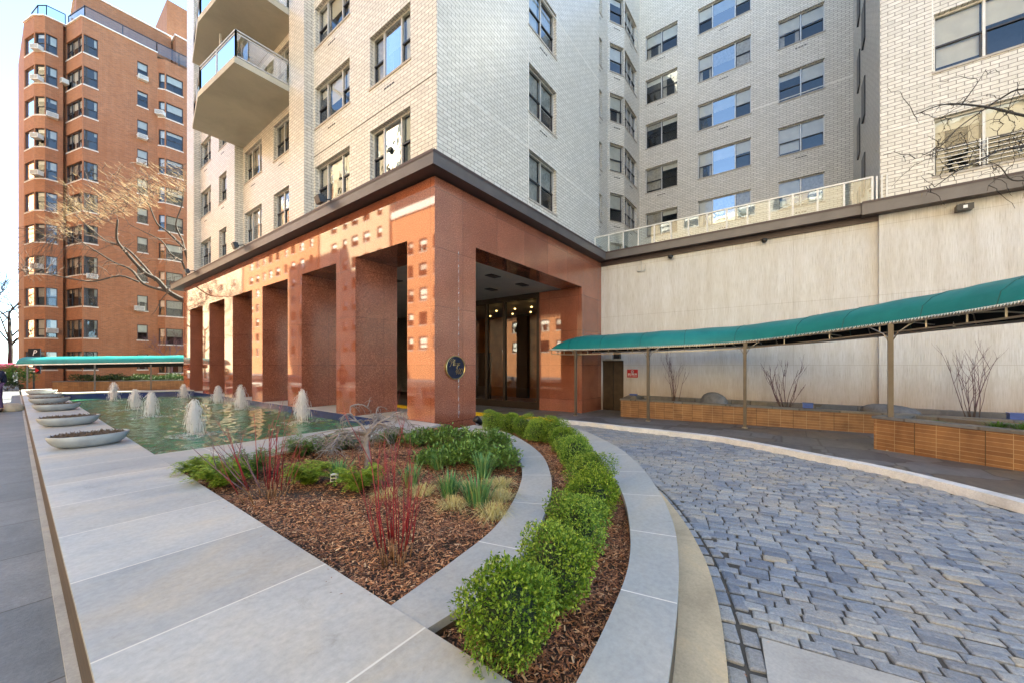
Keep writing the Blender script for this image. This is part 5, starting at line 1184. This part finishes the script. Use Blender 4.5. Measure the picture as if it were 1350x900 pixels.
# small bare weeping tree
def weeping():
    p = G(484, 617, BED); r = random.Random(8); t_ = thing('weeping_tree', p, 'small bare weeping tree with a gnarled grey trunk in the garden bed', 'tree')
    m = MB(); d = cam(p.x, p.y)[0]; top = D(486, 567, d+.05)
    m.tube([p-UP*.05, p+Vector((.03, .02, .15)), p.lerp(top, .6)+Vector((-.02, .03, 0)), top], [.055, .043, .04, .034], 'bark_grey', 8); obj('trunk', m, t_)
    m = MB()
    def br(a, dr, L, w, lev):
        pts = [a]; q = a.copy(); dd = dr.copy(); k = 6
        for i in range(k):
            dd = (dd+Vector((r.gauss(0, .20), r.gauss(0, .20), r.gauss(-.07-(.05*lev), .14)))).normalized(); q = q+dd*L/k; pts.append(q)
        m.tube(pts, [w*(1-.75*i/k) for i in range(k+1)], 'bark_grey', 5 if lev < 2 else 3)
        if lev < 3:
            for j in range([4, 4, 3][lev]):
                i = r.randint(1, k); s = Vector((r.gauss(0, 1), r.gauss(0, 1), r.gauss(.15, .5))).normalized(); br(pts[i], (dd*.6+s*.8).normalized(), L*r.uniform(.45, .75), w*.58, lev+1)
    for i in range(7):
        a = i*2*PI/7+r.uniform(-.3, .3); br(top-UP*.03*i*.5, Vector((math.cos(a), math.sin(a), .75)).normalized(), r.uniform(.36, .55), .022, 0)
    obj('branches', m, t_)
    m = MB(); lft = Vector((-.601, .799, 0)); tow = Vector((-.799, -.601, 0))
    for i in range(7):                                               # long low weeping branches toward the ledge
        s = top-UP*r.uniform(.02, .16); L = r.uniform(.5, 1.); dd = (lft*r.uniform(.7, 1.)+tow*r.uniform(-.2, .5)+UP*.25).normalized(); q = s.copy(); pts = [s]
        for k in range(8): dd = (dd+Vector((r.gauss(0, .07), r.gauss(0, .07), -.085))).normalized(); q = q+dd*L/8; pts.append(q)
        m.tube(pts, [.013*(1-.08*k) for k in range(9)], 'bark_grey', 4)
        for k in range(5): 
            a = pts[r.randint(3, 8)]; m.tube([a, a+Vector((r.gauss(0, .06), r.gauss(0, .06), r.uniform(-.12, .06))), a+Vector((r.gauss(0, .1), r.gauss(0, .1), r.uniform(-.2, .06)))], [.005, .004, .002], 'bark_grey', 3)
    obj('weeping_branches', m, t_)
weeping()
def clump(name, p, label, mat_, n, H, spread, w, seed, group, cat, droop=.0, part='leaves'):
    r = random.Random(seed); m = MB(); p = Vector(p)
    for i in range(n):
        a = r.uniform(0, 2*PI); q = math.sqrt(r.random()); b_ = p+Vector((math.cos(a), math.sin(a), 0))*spread*.35*q; a2 = a+r.gauss(0, .5); h = H*r.uniform(.6, 1.); out_ = spread*q*r.uniform(.4, 1.2)
        tip = b_+Vector((math.cos(a2)*out_, math.sin(a2)*out_, h*(1-droop*q*r.uniform(.6, 1.3)))); mid = b_.lerp(tip, .5)+UP*h*(.12+droop*.55); m.blade(b_, tip, mid, w*r.uniform(.7, 1.2), mat_)
    o = obj(name, m, uv=False); return tag(o, label, cat, group)
for i, (u, v, s, lb) in enumerate(((447, 633, 1., 'clump of green daffodil shoots beside the little white path light'), (542, 642, 1., 'clump of green daffodil shoots seen through the red dogwood stems'), (577, 618, .95, 'farthest clump of green daffodil shoots, in front of the broad leaved shrubs'), (592, 655, 1.05, 'wide clump of green daffodil shoots in the middle of the bed'), (630, 668, 1.25, 'tallest clump of green daffodil shoots nearest the curved wall'), (637, 628, 1.1, 'clump of green daffodil shoots right behind the tallest clump'))):
    clump('daffodil_clump', G(u, v, BED), lb, 'daffodil', 110, .32*s, .20*s, .013, 50+i, 'daffodil clumps in the bed', 'plant', .10)
for i, (u, v, s, lb) in enumerate(((557, 652, 1., 'pale straw grass tuft behind the red dogwood stems'), (598, 670, 1.05, 'pale straw grass tuft in front of the wide daffodil clump'), (661, 642, 1., 'farthest pale straw grass tuft beside the curved wall'), (660, 660, 1.1, 'middle pale straw grass tuft beside the curved wall'), (650, 682, 1.15, 'nearest pale straw grass tuft beside the curved wall'), (614, 645, .85, 'small pale straw grass tuft left of the tallest daffodils'), (512, 656, .9, 'dry pale grass tuft at the left of the red dogwood'))):
    clump('grass_tuft', G(u, v, BED), lb, 'straw', 260, .14*s, .24*s, .004, 70+i, 'straw grass tufts in the bed', 'grass', .75)
def juniper(p, label, mat_, R_, seed, n=90):
    r = random.Random(seed); m = MB(); p = Vector(p)
    for i in range(n):
        a = r.uniform(0, 2*PI); L = R_*r.uniform(.45, 1.05); e = Vector((math.cos(a), math.sin(a), 0)); rise = r.uniform(.08, .30)*min(1, R_*2.4)
        for k in range(26):
            t = k/26; c = p+e*L*t+UP*(rise*math.sin(t*2.5)+.02); sd = Vector((-e.y, e.x, 0))*(1 if k % 2 else -1); dr = (e*.75+sd*r.uniform(.5, 1.1)+UP*r.uniform(-.2, .35)).normalized()
            m.leaf(c, dr, .022, .085*(1.15-t*.75), mat_, UP)
    return tag(obj('juniper', m, uv=False), label, 'plant', 'spreading junipers in the bed')
for i, (u, v, R_, mt, lb) in enumerate(((290, 640, .30, 'juniper', 'low spreading green juniper against the ledge wall at the left corner of the bed'), (330, 625, .32, 'juniper_dark', 'dark low juniper between the ledge corner and the red dogwood'), (408, 637, .27, 'juniper', 'bright green juniper right of the leaning red dogwood'), (470, 645, .27, 'juniper', 'bright green juniper right of the white path light'), (400, 600, .35, 'juniper_dark', 'dark low juniper along the pool wall behind the red dogwood'), (450, 592, .32, 'juniper_dark', 'dark low juniper along the pool wall by the weeping tree'), (515, 585, .30, 'juniper_dark', 'dark low juniper along the pool wall right of the weeping tree'), (262, 627, .25, 'juniper', 'small bright juniper tucked into the corner of ledge and pool wall'))):
    juniper(G(u, v, BED), lb, mt, R_*1.25, 90+i, 85)
def broadleaf(p, label, R_, H, seed, n=700, mat_='rhodo_leaf', ls=.05, group='broad leaved shrubs at the back of the bed', name='broadleaf_shrub', cat='shrub'):
    r = random.Random(seed); t_ = thing(name, p, label, cat, group); m = MB(); s = MB(); p = Vector(p)
    tips = []
    for i in range(34):
        a = r.uniform(0, 2*PI); q = math.sqrt(r.random()); tp = p+Vector((math.cos(a)*R_*q, math.sin(a)*R_*q, H*(1-.45*q*q)*r.uniform(.7, 1.05))); tips.append(tp); s.tube([p, p.lerp(tp, .5)+UP*.03, tp], [.007, .005, .003], 'twig_brown', 4)
    for i in range(n):
        tp = r.choice(tips); c = tp+Vector((r.gauss(0, R_*.13), r.gauss(0, R_*.13), r.gauss(-.03, H*.12)))
        if c.z < p.z+.01: continue
        d = Vector((r.gauss(0, 1), r.gauss(0, 1), r.gauss(.35, .5))).normalized(); m.leaf(c, d, ls*.36*r.uniform(.8, 1.2), ls*r.uniform(.7, 1.25), mat_)
    obj('foliage', m, t_, uv=False); obj('stems', s, t_); return t_
for i, (u, v, R_, H, lb) in enumerate(((600, 590, .36, .34, 'broad leaved evergreen shrub nearest the granite corner'), (640, 598, .38, .34, 'broad leaved evergreen shrub in the angle of the curved wall, nearest the wall'), (585, 612, .32, .26, 'broad leaved evergreen shrub behind the red dogwood'), (625, 612, .34, .32, 'broad leaved evergreen shrub between the daffodil clumps and the curved wall'), (555, 588, .32, .26, 'broad leaved evergreen shrub next to the pool wall by the weeping tree'), (658, 615, .27, .26, 'small broad leaved evergreen shrub touching the bend of the curved wall'))):
    broadleaf(G(u, v, BED), lb, R_*1.12, H*1.1, 120+i, 2200, ls=.066)
# garden lights
p = G(441, 641, BED); t_ = thing('path_light', p, 'small white box shaped path light in the mulch beside daffodils', 'light')
m = MB(); m.box(p.x-.012, p.x+.012, p.y-.012, p.y+.012, p.z, p.z+.07, 'black_metal'); obj('spike', m, t_)
m = MB(); R3 = Matrix.Translation(p+UP*.07) @ Matrix.Rotation(-.9, 4, 'Z'); m.box(-.035, .035, -.03, .03, 0, .085, 'ac_white', R3); m.box(-.026, .026, -.034, -.03, .008, .036, 'dark_frame', R3); m.box(-.026, .026, -.034, -.03, .048, .076, 'dark_frame', R3); obj('lamp_head', m, t_)
p = G(631.5, 563, STRIP); t_ = thing('spotlight', p, 'black garden spotlight by the granite corner at the end of the boxwood row', 'light')
m = MB(); m.tube([p, p+UP*.1], .012, 'black_metal', 6); obj('stake', m, t_)
m = MB(); d = Vector((-.75, .25, .62)).normalized(); c = p+UP*.15; m.tube([c-d*.11, c-d*.09, c-d*.02, c+d*.09, c+d*.12], [.03, .055, .065, .085, .085], 'black_metal', 12); obj('lamp_head', m, t_)
# ------------------------------------------------------------------ planter plants along the stucco wall
sy = lambda u, X=14.9: PX(u, X)[0]
for i, (u, H, sp, n, lb) in enumerate(((887, 1.75, .24, 11, 'bare purple twiggy shrub against the stucco wall between the first two canopy posts'), (1035, 1.4, .6, 14, 'wide bare purple twiggy shrub against the stucco wall right of the middle canopy post'), (1283, 1.85, .30, 13, 'tall bare purple twiggy shrub against the stucco wall behind the near planter'))):
    stems_plant('bare_shrub', (14.9, sy(u), -1.38), lb, 'twig_purple', n, H, sp, 140+i, 'bare shrubs in the wall planter', rad=.009, fork=3, bend=.24, base='twig_brown', base_r=.16)
def rock(p, sx, sy_, sz, label, seed, mt='rubble_stone', name='boulder', cat='rock'):
    r = random.Random(seed); bm = bmesh.new(); bmesh.ops.create_icosphere(bm, subdivisions=3, radius=1); ls = [(Vector((r.gauss(0, 1), r.gauss(0, 1), r.gauss(0, 1))).normalized(), r.uniform(-.16, .2)) for _ in range(14)]
    m = MB(); vs = []
    for v in bm.verts: q = v.co.copy(); k = 1+sum(a*max(0, q.dot(l))**4 for l, a in ls); vs.append(Vector((p[0]+q.x*k*sx, p[1]+q.y*k*sy_, max(p[2]-.06, p[2]+q.z*k*sz))))
    m.add(vs, [tuple(v.index for v in f.verts) for f in bm.faces], mt, True); bm.free(); return tag(obj(name, m), label, cat)
rock((14.2, sy(943, 14.2), -1.28), .35, .42, .32, 'grey boulder in the wall planter just left of the middle canopy post', 3); rock((14.1, sy(1172, 14.1), -1.28), .35, .55, .26, 'wide low grey boulder in the wall planter behind the closest canopy post', 4)
for i, (u, X, lb) in enumerate(((1065, 14.0, 'small blue plastic box on the planter edge right of the wide bare shrub'), (835, 14.3, 'blue plastic box at the left end of the wall planter under the red sign'), (1340, 13.95, 'blue plastic box on the planter at the right edge of the picture'))):
    y = sy(u, X); m = MB(); 
    m.box(X-.09, X+.09, y-.12, y+.12, -1.245, -1.12, 'blue_plastic'); m.box(X-.1, X+.1, y-.13, y+.13, -1.12, -1.10, 'blue_plastic'); tag(obj('plastic_box', m), lb, 'box', 'blue boxes on the wall planter')
m = MB(); y = sy(815, 14.0)
for k in range(4): m.box(13.9+.04*k, 14.5-.02*k, y-.75+.03*k, y-.2-.05*k, -1.245+.025*k, -1.222+.025*k, 'flagstone')
tag(obj('slate_stack', m), 'small stack of loose slates at the left end of the wall planter', 'slates')
for i in range(26):
    pass
r = random.Random(5); nv = Vector((-dq.y, dq.x, 0)); tb = [(.75, .1, 'small green grass tuft nearest the closest canopy post in the near planter'), (1.5, .22, 'green grass tuft in the middle of the near planter'), (1.78, .25, 'dense green grass tuft beside the middle one in the near planter'), (2.15, .3, 'tall green grass tuft at the right of the near planter'), (2.45, .3, 'rightmost green grass tuft in the near planter at the picture edge')]
for i, (s, H, lb) in enumerate(tb):
    p = q0+dq*s+nv*.45; p.z = -1.13; clump('green_tuft', p, lb, 'grass_leaf', 120, H*.9, .22, .012, 160+i, 'green tufts in the near planter', 'grass', .25)
# ------------------------------------------------------------------ big trees
def grow_to(m, skel, targets, r, mat_, w0, w1, sag=.1, n=5, bias=None):
    # each twig springs from the nearest point of the skeleton and bends to its target
    for t in targets:
        best = min(skel, key=lambda s: (s-t).length_squared*(1 if bias is None else (1.6 if (t-s).dot(bias) < 0 else 1.)))
        d = t-best; L = d.length
        if L < .05: continue
        pts = [best]
        for k in range(1, n+1):
            f = k/n; pts.append(best+d*f+Vector((r.gauss(0, .035), r.gauss(0, .035), r.gauss(0, .035)))*L*(1 if k < n else .3)+UP*sag*L*math.sin(PI*f))
        m.tube(pts, [w0+(w1-w0)*k/n for k in range(n+1)], mat_, 4, cap=False); skel.extend(pts[1:-1])
r = random.Random(17)
dt = 25.
tp = Vector((8.3, 34., -2.)); t_ = thing('bare_tree', tp, 'large bare tree reaching out from behind the colonnade with pale sunlit twigs', 'tree')
px = lambda l, dz=0: [D(u, v, dt+w_) for u, v, w_ in l]
main = [tp, tp+Vector((-.1, -.2, 3)), tp+Vector((-.3, -.6, 5.2))]; m = MB(); m.tube(main, [.42, .36, .3], 'bark_dark', 10); obj('trunk', m, t_)
fork = main[-1]; skel = []
limbs = [([(245, 398, .6), (222, 385, .2), (207, 369, 0), (192, 361, -.3), (180, 349, -.6), (167, 334, -.9), (154, 316, -1.2), (155, 290, -1.5)], .17), ([(222, 385, .2), (190, 375, .5), (173, 356, .8), (150, 346, 1.), (126, 331, 1.4), (100, 315, 1.7), (75, 301, 2.)], .09),
         ([(183, 372, 0), (158, 364, -.4), (123, 371, -.8), (90, 367, -1.2), (60, 361, -1.6), (30, 357, -1.8)], .06), ([(205, 370, 0), (186, 347, .4), (166, 328, .8), (140, 318, 1.2), (118, 300, 1.6), (100, 285, 2)], .08), ([(245, 330, .4), (222, 307, .2), (207, 295, 0), (196, 270, -.4), (184, 255, -.8)], .07), ([(240, 316, .5), (232, 296, .3), (240, 270, .0), (243, 245, -.2)], .06), ([(240, 345, .5), (225, 335, .3), (213, 318, .5), (190, 306, .7), (170, 296, .9)], .06), ([(222, 385, 0), (213, 395, -.2), (205, 410, -.4), (199, 416, -.5)], .03)]
m = MB()
for l, w_ in limbs:
    q = spline(px(l), 4); 
    if l[0][0] >= 240: q = [fork]+q
    m.tube(q, [w_*(1-.72*i/(len(q)-1)) for i in range(len(q))], 'bark_dark', 6); skel += q[1:]
obj('limbs', m, t_)
m = MB(); tg = []
for i in range(520):
    f = r.random(); u = 62+f*182+r.gauss(0, 8); v = 300-f*45-abs(r.gauss(0, 26))+r.uniform(-8, 30)*(1-f); tg.append(D(u, max(214, v), dt+r.uniform(-2.5, 2.5)))
tg.sort(key=lambda t: min((s-t).length for s in skel)); grow_to(m, skel, tg, r, 'twig_brown', .020, .007, .06)
for i in range(220): tg2 = D(r.uniform(5, 245), r.uniform(300, 375), dt+r.uniform(-2, 2)); grow_to(m, skel[:400], [tg2], r, 'twig_brown', .016, .007, .05)
obj('twigs', m, t_)
m = MB()
for i in range(850):                                                # pale shoots, sunlight painted into their gold colour, combed up and to the left
    f = r.random(); u = 70+f*175+r.gauss(0, 9); v = 292-f*38-abs(r.gauss(0, 22))+r.uniform(-5, 34)*(1-f*.6)
    a = D(u, max(222, v), dt+r.uniform(-2.5, 2.5)); L = r.uniform(.35, .85); e = Vector((-.601, .799, 0))*L*r.uniform(.6, 1.)+UP*L*r.uniform(.25, .75)+Vector((r.gauss(0, .05), r.gauss(0, .05), 0)); m.tube([a, a+e*.5-UP*.03*L, a+e], [.008, .006, .003], 'twig_sunlit_gold', 3, cap=False)
obj('fine_shoots', m, t_)
def back_tree(p, H, label, seed, mat_='bark_dark', spread=.5, tw=900, w0=.16):
    r = random.Random(seed); t_ = thing('bare_tree', p, label, 'tree'); p = Vector(p); m = MB(); m.tube([p, p+UP*H*.25+Vector((.1, 0, 0)), p+UP*H*.5], [w0, w0*.85, w0*.6], mat_, 7); obj('trunk', m, t_)
    m = MB(); cnt = [0]
    def br(a, d, L, w, lev):
        cnt[0] += 1
        if cnt[0] > tw: return
        pts = [a]; q = a.copy(); dd = d.copy()
        for i in range(4): dd = (dd+Vector((r.gauss(0, .16), r.gauss(0, .16), r.gauss(.05, .1)))).normalized(); q = q+dd*L/4; pts.append(q)
        m.tube(pts, [w*(1-.15*i) for i in range(5)], mat_, 4, cap=False)
        if lev < 4:
            for j in range(3): s = Vector((r.gauss(0, 1), r.gauss(0, 1), r.gauss(.3, .6))).normalized(); br(pts[r.randint(2, 4)], (dd+s*.8).normalized(), L*r.uniform(.5, .75), w*.58, lev+1)
    for i in range(7): a = i*2.4; br(p+UP*H*r.uniform(.25, .5), Vector((math.cos(a)*spread, math.sin(a)*spread, 1)).normalized(), H*.3, w0*.5, 0)
    obj('branches', m, t_); return t_
q = G(14, 503, -1.9); bp = D(12, 505, 40); back_tree((bp.x, bp.y, -2), 14, 'bare street tree at the far left edge beside the brick apartment block', 41, spread=.8, w0=.22); bp = D(-40, 500, 34); back_tree((bp.x, bp.y, -2), 13, 'bare street tree mostly outside the left edge of the picture', 42, spread=.8)
bp = D(230, 500, 36); back_tree((bp.x-.3, bp.y, -1.6), 5.2, 'small purple bare tree behind the hedge in front of the brick block', 43, 'twig_purple', 1.1, 1200, .09)
# tree over the right hand planter, trunk outside the frame
r = random.Random(77); tp = Vector((11.2, -6.6, -1.8)); t_ = thing('bare_tree', tp, 'bare budding tree whose twigs reach in from the right over the wing windows', 'tree')
m = MB(); m.tube([tp, tp+UP*2.2, Vector((10.9, -6.4, 4.0))], [.16, .13, .11], 'bark_dark', 8); obj('trunk', m, t_)
m = MB(); skel = []; dt2 = 6.9; f0 = Vector((10.9, -6.4, 3.9))
for l, w_ in (([(1400, 160, .2), (1350, 153, .2), (1308, 143, .1), (1268, 138, 0), (1240, 139, -.2), (1205, 152, -.3)], .030), ([(1400, 175, .2), (1350, 193, 0), (1320, 198, -.1), (1295, 210, -.2), (1262, 226, -.3), (1232, 247, -.3)], .026), ([(1410, 130, .5), (1350, 118, .3), (1320, 130, .4), (1290, 150, .5), (1260, 172, .6), (1238, 195, .6), (1215, 205, .6)], .022), ([(1400, 200, .4), (1365, 232, .3), (1335, 238, .3), (1318, 220, .3), (1300, 212, .4)], .02), ([(1268, 138, 0), (1285, 115, .1), (1300, 92, .2)], .012)):
    q = spline([D(u, v, dt2+w2) for u, v, w2 in l], 4)
    if l[0][0] >= 1400: q = [f0]+q
    m.tube(q, [w_*(1-.78*i/(len(q)-1)) for i in range(len(q))], 'bark_dark', 5); skel += q
obj('limbs', m, t_)
m = MB(); b = MB()
tg = [D(min(1385, 1350-abs(r.gauss(0, 75))), r.gauss(190, 36), dt2+r.uniform(-.7, .8)) for i in range(150)]
tg = [t for t in tg]; tg.sort(key=lambda t: min((s-t).length for s in skel)); grow_to(m, skel, tg, r, 'bark_dark', .0065, .0028, .10)
for t in tg:
    for k in range(2): c = t+Vector((r.gauss(0, .04), r.gauss(0, .04), r.gauss(0, .04))); s = r.uniform(.009, .018); b.leaf(c, Vector((r.gauss(0, 1), r.gauss(0, 1), r.gauss(0, 1))), s*.8, s*1.8, 'bud')
obj('twigs', m, t_); obj('buds', b, t_)
# ------------------------------------------------------------------ hedge, left street corner
hd = MB(); r = random.Random(9); hp = thing('clipped_hedge', (fa[0].x+2, fa[0].y+1, -1.36), 'dark green clipped hedge in the low planter behind the far canopy', 'hedge')
for i in range(9000):
    f = r.random(); c = fa[0]+(fa[1]-fa[0])*(.06+f*.92)+fw*r.uniform(.3, 2.2); c.z = -1.3+r.random()**.6*(.42+.12*math.sin(f*31)+.1*math.sin(f*77)); hd.leaf(c, Vector((r.gauss(0, 1), r.gauss(0, 1), r.gauss(.4, .6))), .05, .11, 'hedge_leaf')
obj('foliage', hd, hp, uv=False)
p = D(17, 520, 27); p.z = -1.7; t_ = broadleaf(p, 'round green shrub at the street corner left of the ledge wall', .95, 1.55, 200, 1800, 'grass_leaf', .14, None, 'corner_shrub'); p2 = D(9, 522, 25.); p2.z = -1.7; broadleaf(p2, 'lower reddish shrub at the street corner beside the round green one', .6, .8, 201, 900, 'hedge_leaf', .12, None, 'corner_shrub')
ma = [D(u, v, 38) for u, v in ((-60, 486), (26, 485))]; t_ = thing('maroon_awning', (ma[0].x, ma[0].y, -1.7), 'maroon canvas awning down the street at the far left edge', 'awning'); mdir = (ma[1]-ma[0]).normalized(); back_ = Vector((-mdir.y, mdir.x, 0))*2
m = MB(); m.tube([ma[0]+back_*.5, ma[1]+back_*.5], 1., 'maroon_canvas', 12); 
m = MB(); 
for k in range(8):
    a, b2_ = PI*k/8, PI*(k+1)/8; A_, B_ = [back_*((1-math.cos(t))/2)+UP*.55*math.sin(t) for t in (a, b2_)]; m.face([ma[0]+A_, ma[1]+A_, ma[1]+B_, ma[0]+B_], 'maroon_canvas', True)
m.add([ma[0]-UP*.35, ma[1]-UP*.35, ma[1], ma[0]], [(0,1,2,3)], 'maroon_canvas'); m.add([ma[1]-UP*.35, ma[1]+back_-UP*.35, ma[1]+back_, ma[1]], [(0,1,2,3)], 'maroon_canvas'); obj('cover', m, t_)
m = MB()
for q in (ma[0].lerp(ma[1], .3), ma[1]+mdir*-.15): m.box(q.x-.04, q.x+.04, q.y-.04, q.y+.04, -1.7, q.z, 'black_metal')
obj('post', m, t_)
rock((-.02, G(20, 541, -1.68).y+.2, -1.66), .30, .5, .26, 'pale rough stone block on the sidewalk at the foot of the ledge wall', 12, 'kerb_concrete', 'stone_block', 'rock')
# ------------------------------------------------------------------ person walking away at the left edge
def person(p, label):
    p = Vector(p); yaw = .2; t_ = thing('person', p, label, 'person')
    fwd_ = Vector((-math.sin(yaw), math.cos(yaw), 0)); rt = Vector((fwd_.y, -fwd_.x, 0)); P = lambda r_, f, z: p+rt*r_+fwd_*f+UP*z
    J = dict(pel=P(0, 0, .98), ch=P(0, .04, 1.30), nk=P(0, .06, 1.47), hd=P(0, .08, 1.58), hd2=P(0, .09, 1.70), hl=P(-.10, 0, .93), kl=P(-.11, .14, .52), al=P(-.11, -.02, .10), tl=P(-.12, .14, .04), hr=P(.10, 0, .93), kr=P(.10, -.06, .50), ar=P(.10, -.34, .13), tr=P(.10, -.22, .04), sl=P(-.19, .05, 1.40), el=P(-.25, -.06, 1.14), wl=P(-.24, .06, .92), fl=P(-.23, .10, .82), sr=P(.19, .05, 1.40), er=P(.25, .08, 1.14), wr=P(.23, .24, .98), fr=P(.22, .29, .89))
    E_ = [('pel','ch'), ('ch','nk'), ('nk','hd'), ('hd','hd2'), ('pel','hl'), ('hl','kl'), ('kl','al'), ('al','tl'), ('pel','hr'), ('hr','kr'), ('kr','ar'), ('ar','tr'), ('ch','sl'), ('sl','el'), ('el','wl'), ('wl','fl'), ('ch','sr'), ('sr','er'), ('er','wr'), ('wr','fr')]
    R_ = dict(pel=.15, ch=.17, nk=.06, hd=.095, hd2=.085, hl=.10, kl=.065, al=.045, tl=.04, hr=.10, kr=.065, ar=.045, tr=.04, sl=.08, el=.052, wl=.036, fl=.03, sr=.08, er=.052, wr=.036, fr=.03)
    def skin(name, keys, edges, grow_, mt, root):
        me = bpy.data.meshes.new(name); ix = {k: i for i, k in enumerate(keys)}; me.from_pydata([J[k]-p for k in keys], [(ix[a], ix[b]) for a, b in edges], [])
        o = bpy.data.objects.new(name, me); COL.objects.link(o); md = o.modifiers.new('skin', 'SKIN')
        for k in keys:
            sv = me.skin_vertices[0].data[ix[k]]; sv.radius = (R_[k]+grow_, R_[k]+grow_); sv.use_root = k == root
        o.modifiers.new('sub', 'SUBSURF').levels = 1; dg = bpy.context.evaluated_depsgraph_get(); m2 = bpy.data.meshes.new_from_object(o.evaluated_get(dg)); bpy.data.objects.remove(o)
        m2.materials.clear(); m2.materials.append(MAT[mt]); m2.polygons.foreach_set('use_smooth', [True]*len(m2.polygons)); c = bpy.data.objects.new(name, m2); COL.objects.link(c); c.parent = t_; return c
    skin('body', list(J), E_, 0., 'skin', 'pel')
    up = ['pel', 'ch', 'nk', 'sl', 'el', 'wl', 'sr', 'er', 'wr']; skin('jacket', up, [e for e in E_ if e[0] in up and e[1] in up], .028, 'navy_cloth', 'pel')
    lo = ['pel', 'hl', 'kl', 'al', 'hr', 'kr', 'ar']; skin('trousers', lo, [e for e in E_ if e[0] in lo and e[1] in lo], .02, 'purple_cloth', 'pel')
    m = MB(); c = P(0, .07, 1.665); m.lathe([(.01, -.11), (.085, -.08), (.118, 0), (.10, .075), (.05, .115), (.0, .12)], 'hair', c-fwd_*.015, 14); obj('hair', m, t_)
    for a, b_ in (('al', 'tl'), ('ar', 'tr')):
        m = MB(); m.tube([J[a]-fwd_*.05-UP*.04, J[a]-UP*.03, J[b_], J[b_]+fwd_*.06-UP*.005], [.04, .055, .045, .025], 'leather', 8); obj('shoe', m, t_)
pp_ = D(-8.5, 542, 13.4); person((pp_.x, pp_.y, -1.68), 'person in dark blue jacket and purple trousers walking at the left edge')
# ------------------------------------------------------------------ across the street: sunlit blocks that the polished granite mirrors
def block(x, y0, y1, h, mat_, label, seed, fh=3.0, ww=1.5, gap=2.6, loc_name='street_building'):
    r = random.Random(seed); t_ = thing(loc_name, (x, (y0+y1)/2, -1.7), label, 'building'); m = MB()
    n = int((y1-y0-1.5)/gap); cols = [(1.+gap*k+(gap-ww)/2, 1.+gap*k+(gap-ww)/2+ww*(1 if k % 3 else .7), T2, [-1.7+3.6+fh*j for j in range(int((h-3.5)/fh))], 1.6) for k in range(n)]
    holes = [(a, b, z, z+hh) for a, b, li, zs_, hh in cols for z in zs_]
    wall(m, (x, y0), (x, y1), -2.2, h, holes, mat_)
    wm = MB()
    for a, b, li, zs_, hh in cols:
        for z in zs_:
            f = bpy.data.objects.new('window', win_meshes(b-a, hh, ((1, 'd'),), 'red', r.randrange(3))[0]); COL.objects.link(f); f.parent = t_; f.location = Vector((x, y0+a, z))-t_.location; f.rotation_euler = (0, 0, PI/2)
            if r.random() < .2: continue
            g_ = bpy.data.objects.new('blind', win_meshes(b-a, hh, ((1, 'd'),), 'red', r.randrange(3))[2]); COL.objects.link(g_); g_.parent = f
    wall(m, (x-14, y0), (x, y0), -2.2, h, [], mat_); wall(m, (x, y1), (x-14, y1), -2.2, h, [], mat_); wall(m, (x-14, y1), (x-14, y0), -2.2, h, [], mat_); m.face([(x, y0, h), (x, y1, h), (x-14, y1, h), (x-14, y0, h)], 'roof_dark')
    m.box(x-.3, x+.18, y0, y1, h-.4, h+.5, 'caulk'); obj('brick_wall', m, t_)
block(-18, 21, 42.5, 19.5, 'orange_brick', 'orange brick apartment block across the street, mirrored in the granite corner', 3)
block(-18, 43.1, 62, 36, 'cream_brick', 'cream brick apartment block across the street with sunlit windows', 4, 3.1, 1.7, 3.0)
block(-18, 62.6, 96, 31, 'orange_brick', 'long orange brick block farther down the street on the left', 5, 3.0, 1.6, 3.3)
block(-18, 97, 200, 34, 'cream_brick', 'very long cream brick block at the far end of the street on the left', 8, 4., 2.2, 8.5)
block(-18, -4, 20.4, 24, 'cream_brick', 'pale brick block across the street beside the camera', 6, 3.0, 1.6, 2.9); block(-18, -40, -4.6, 22, 'cream_brick', 'sand coloured brick block across the street behind the camera', 7, 3., 1.6, 3.6)
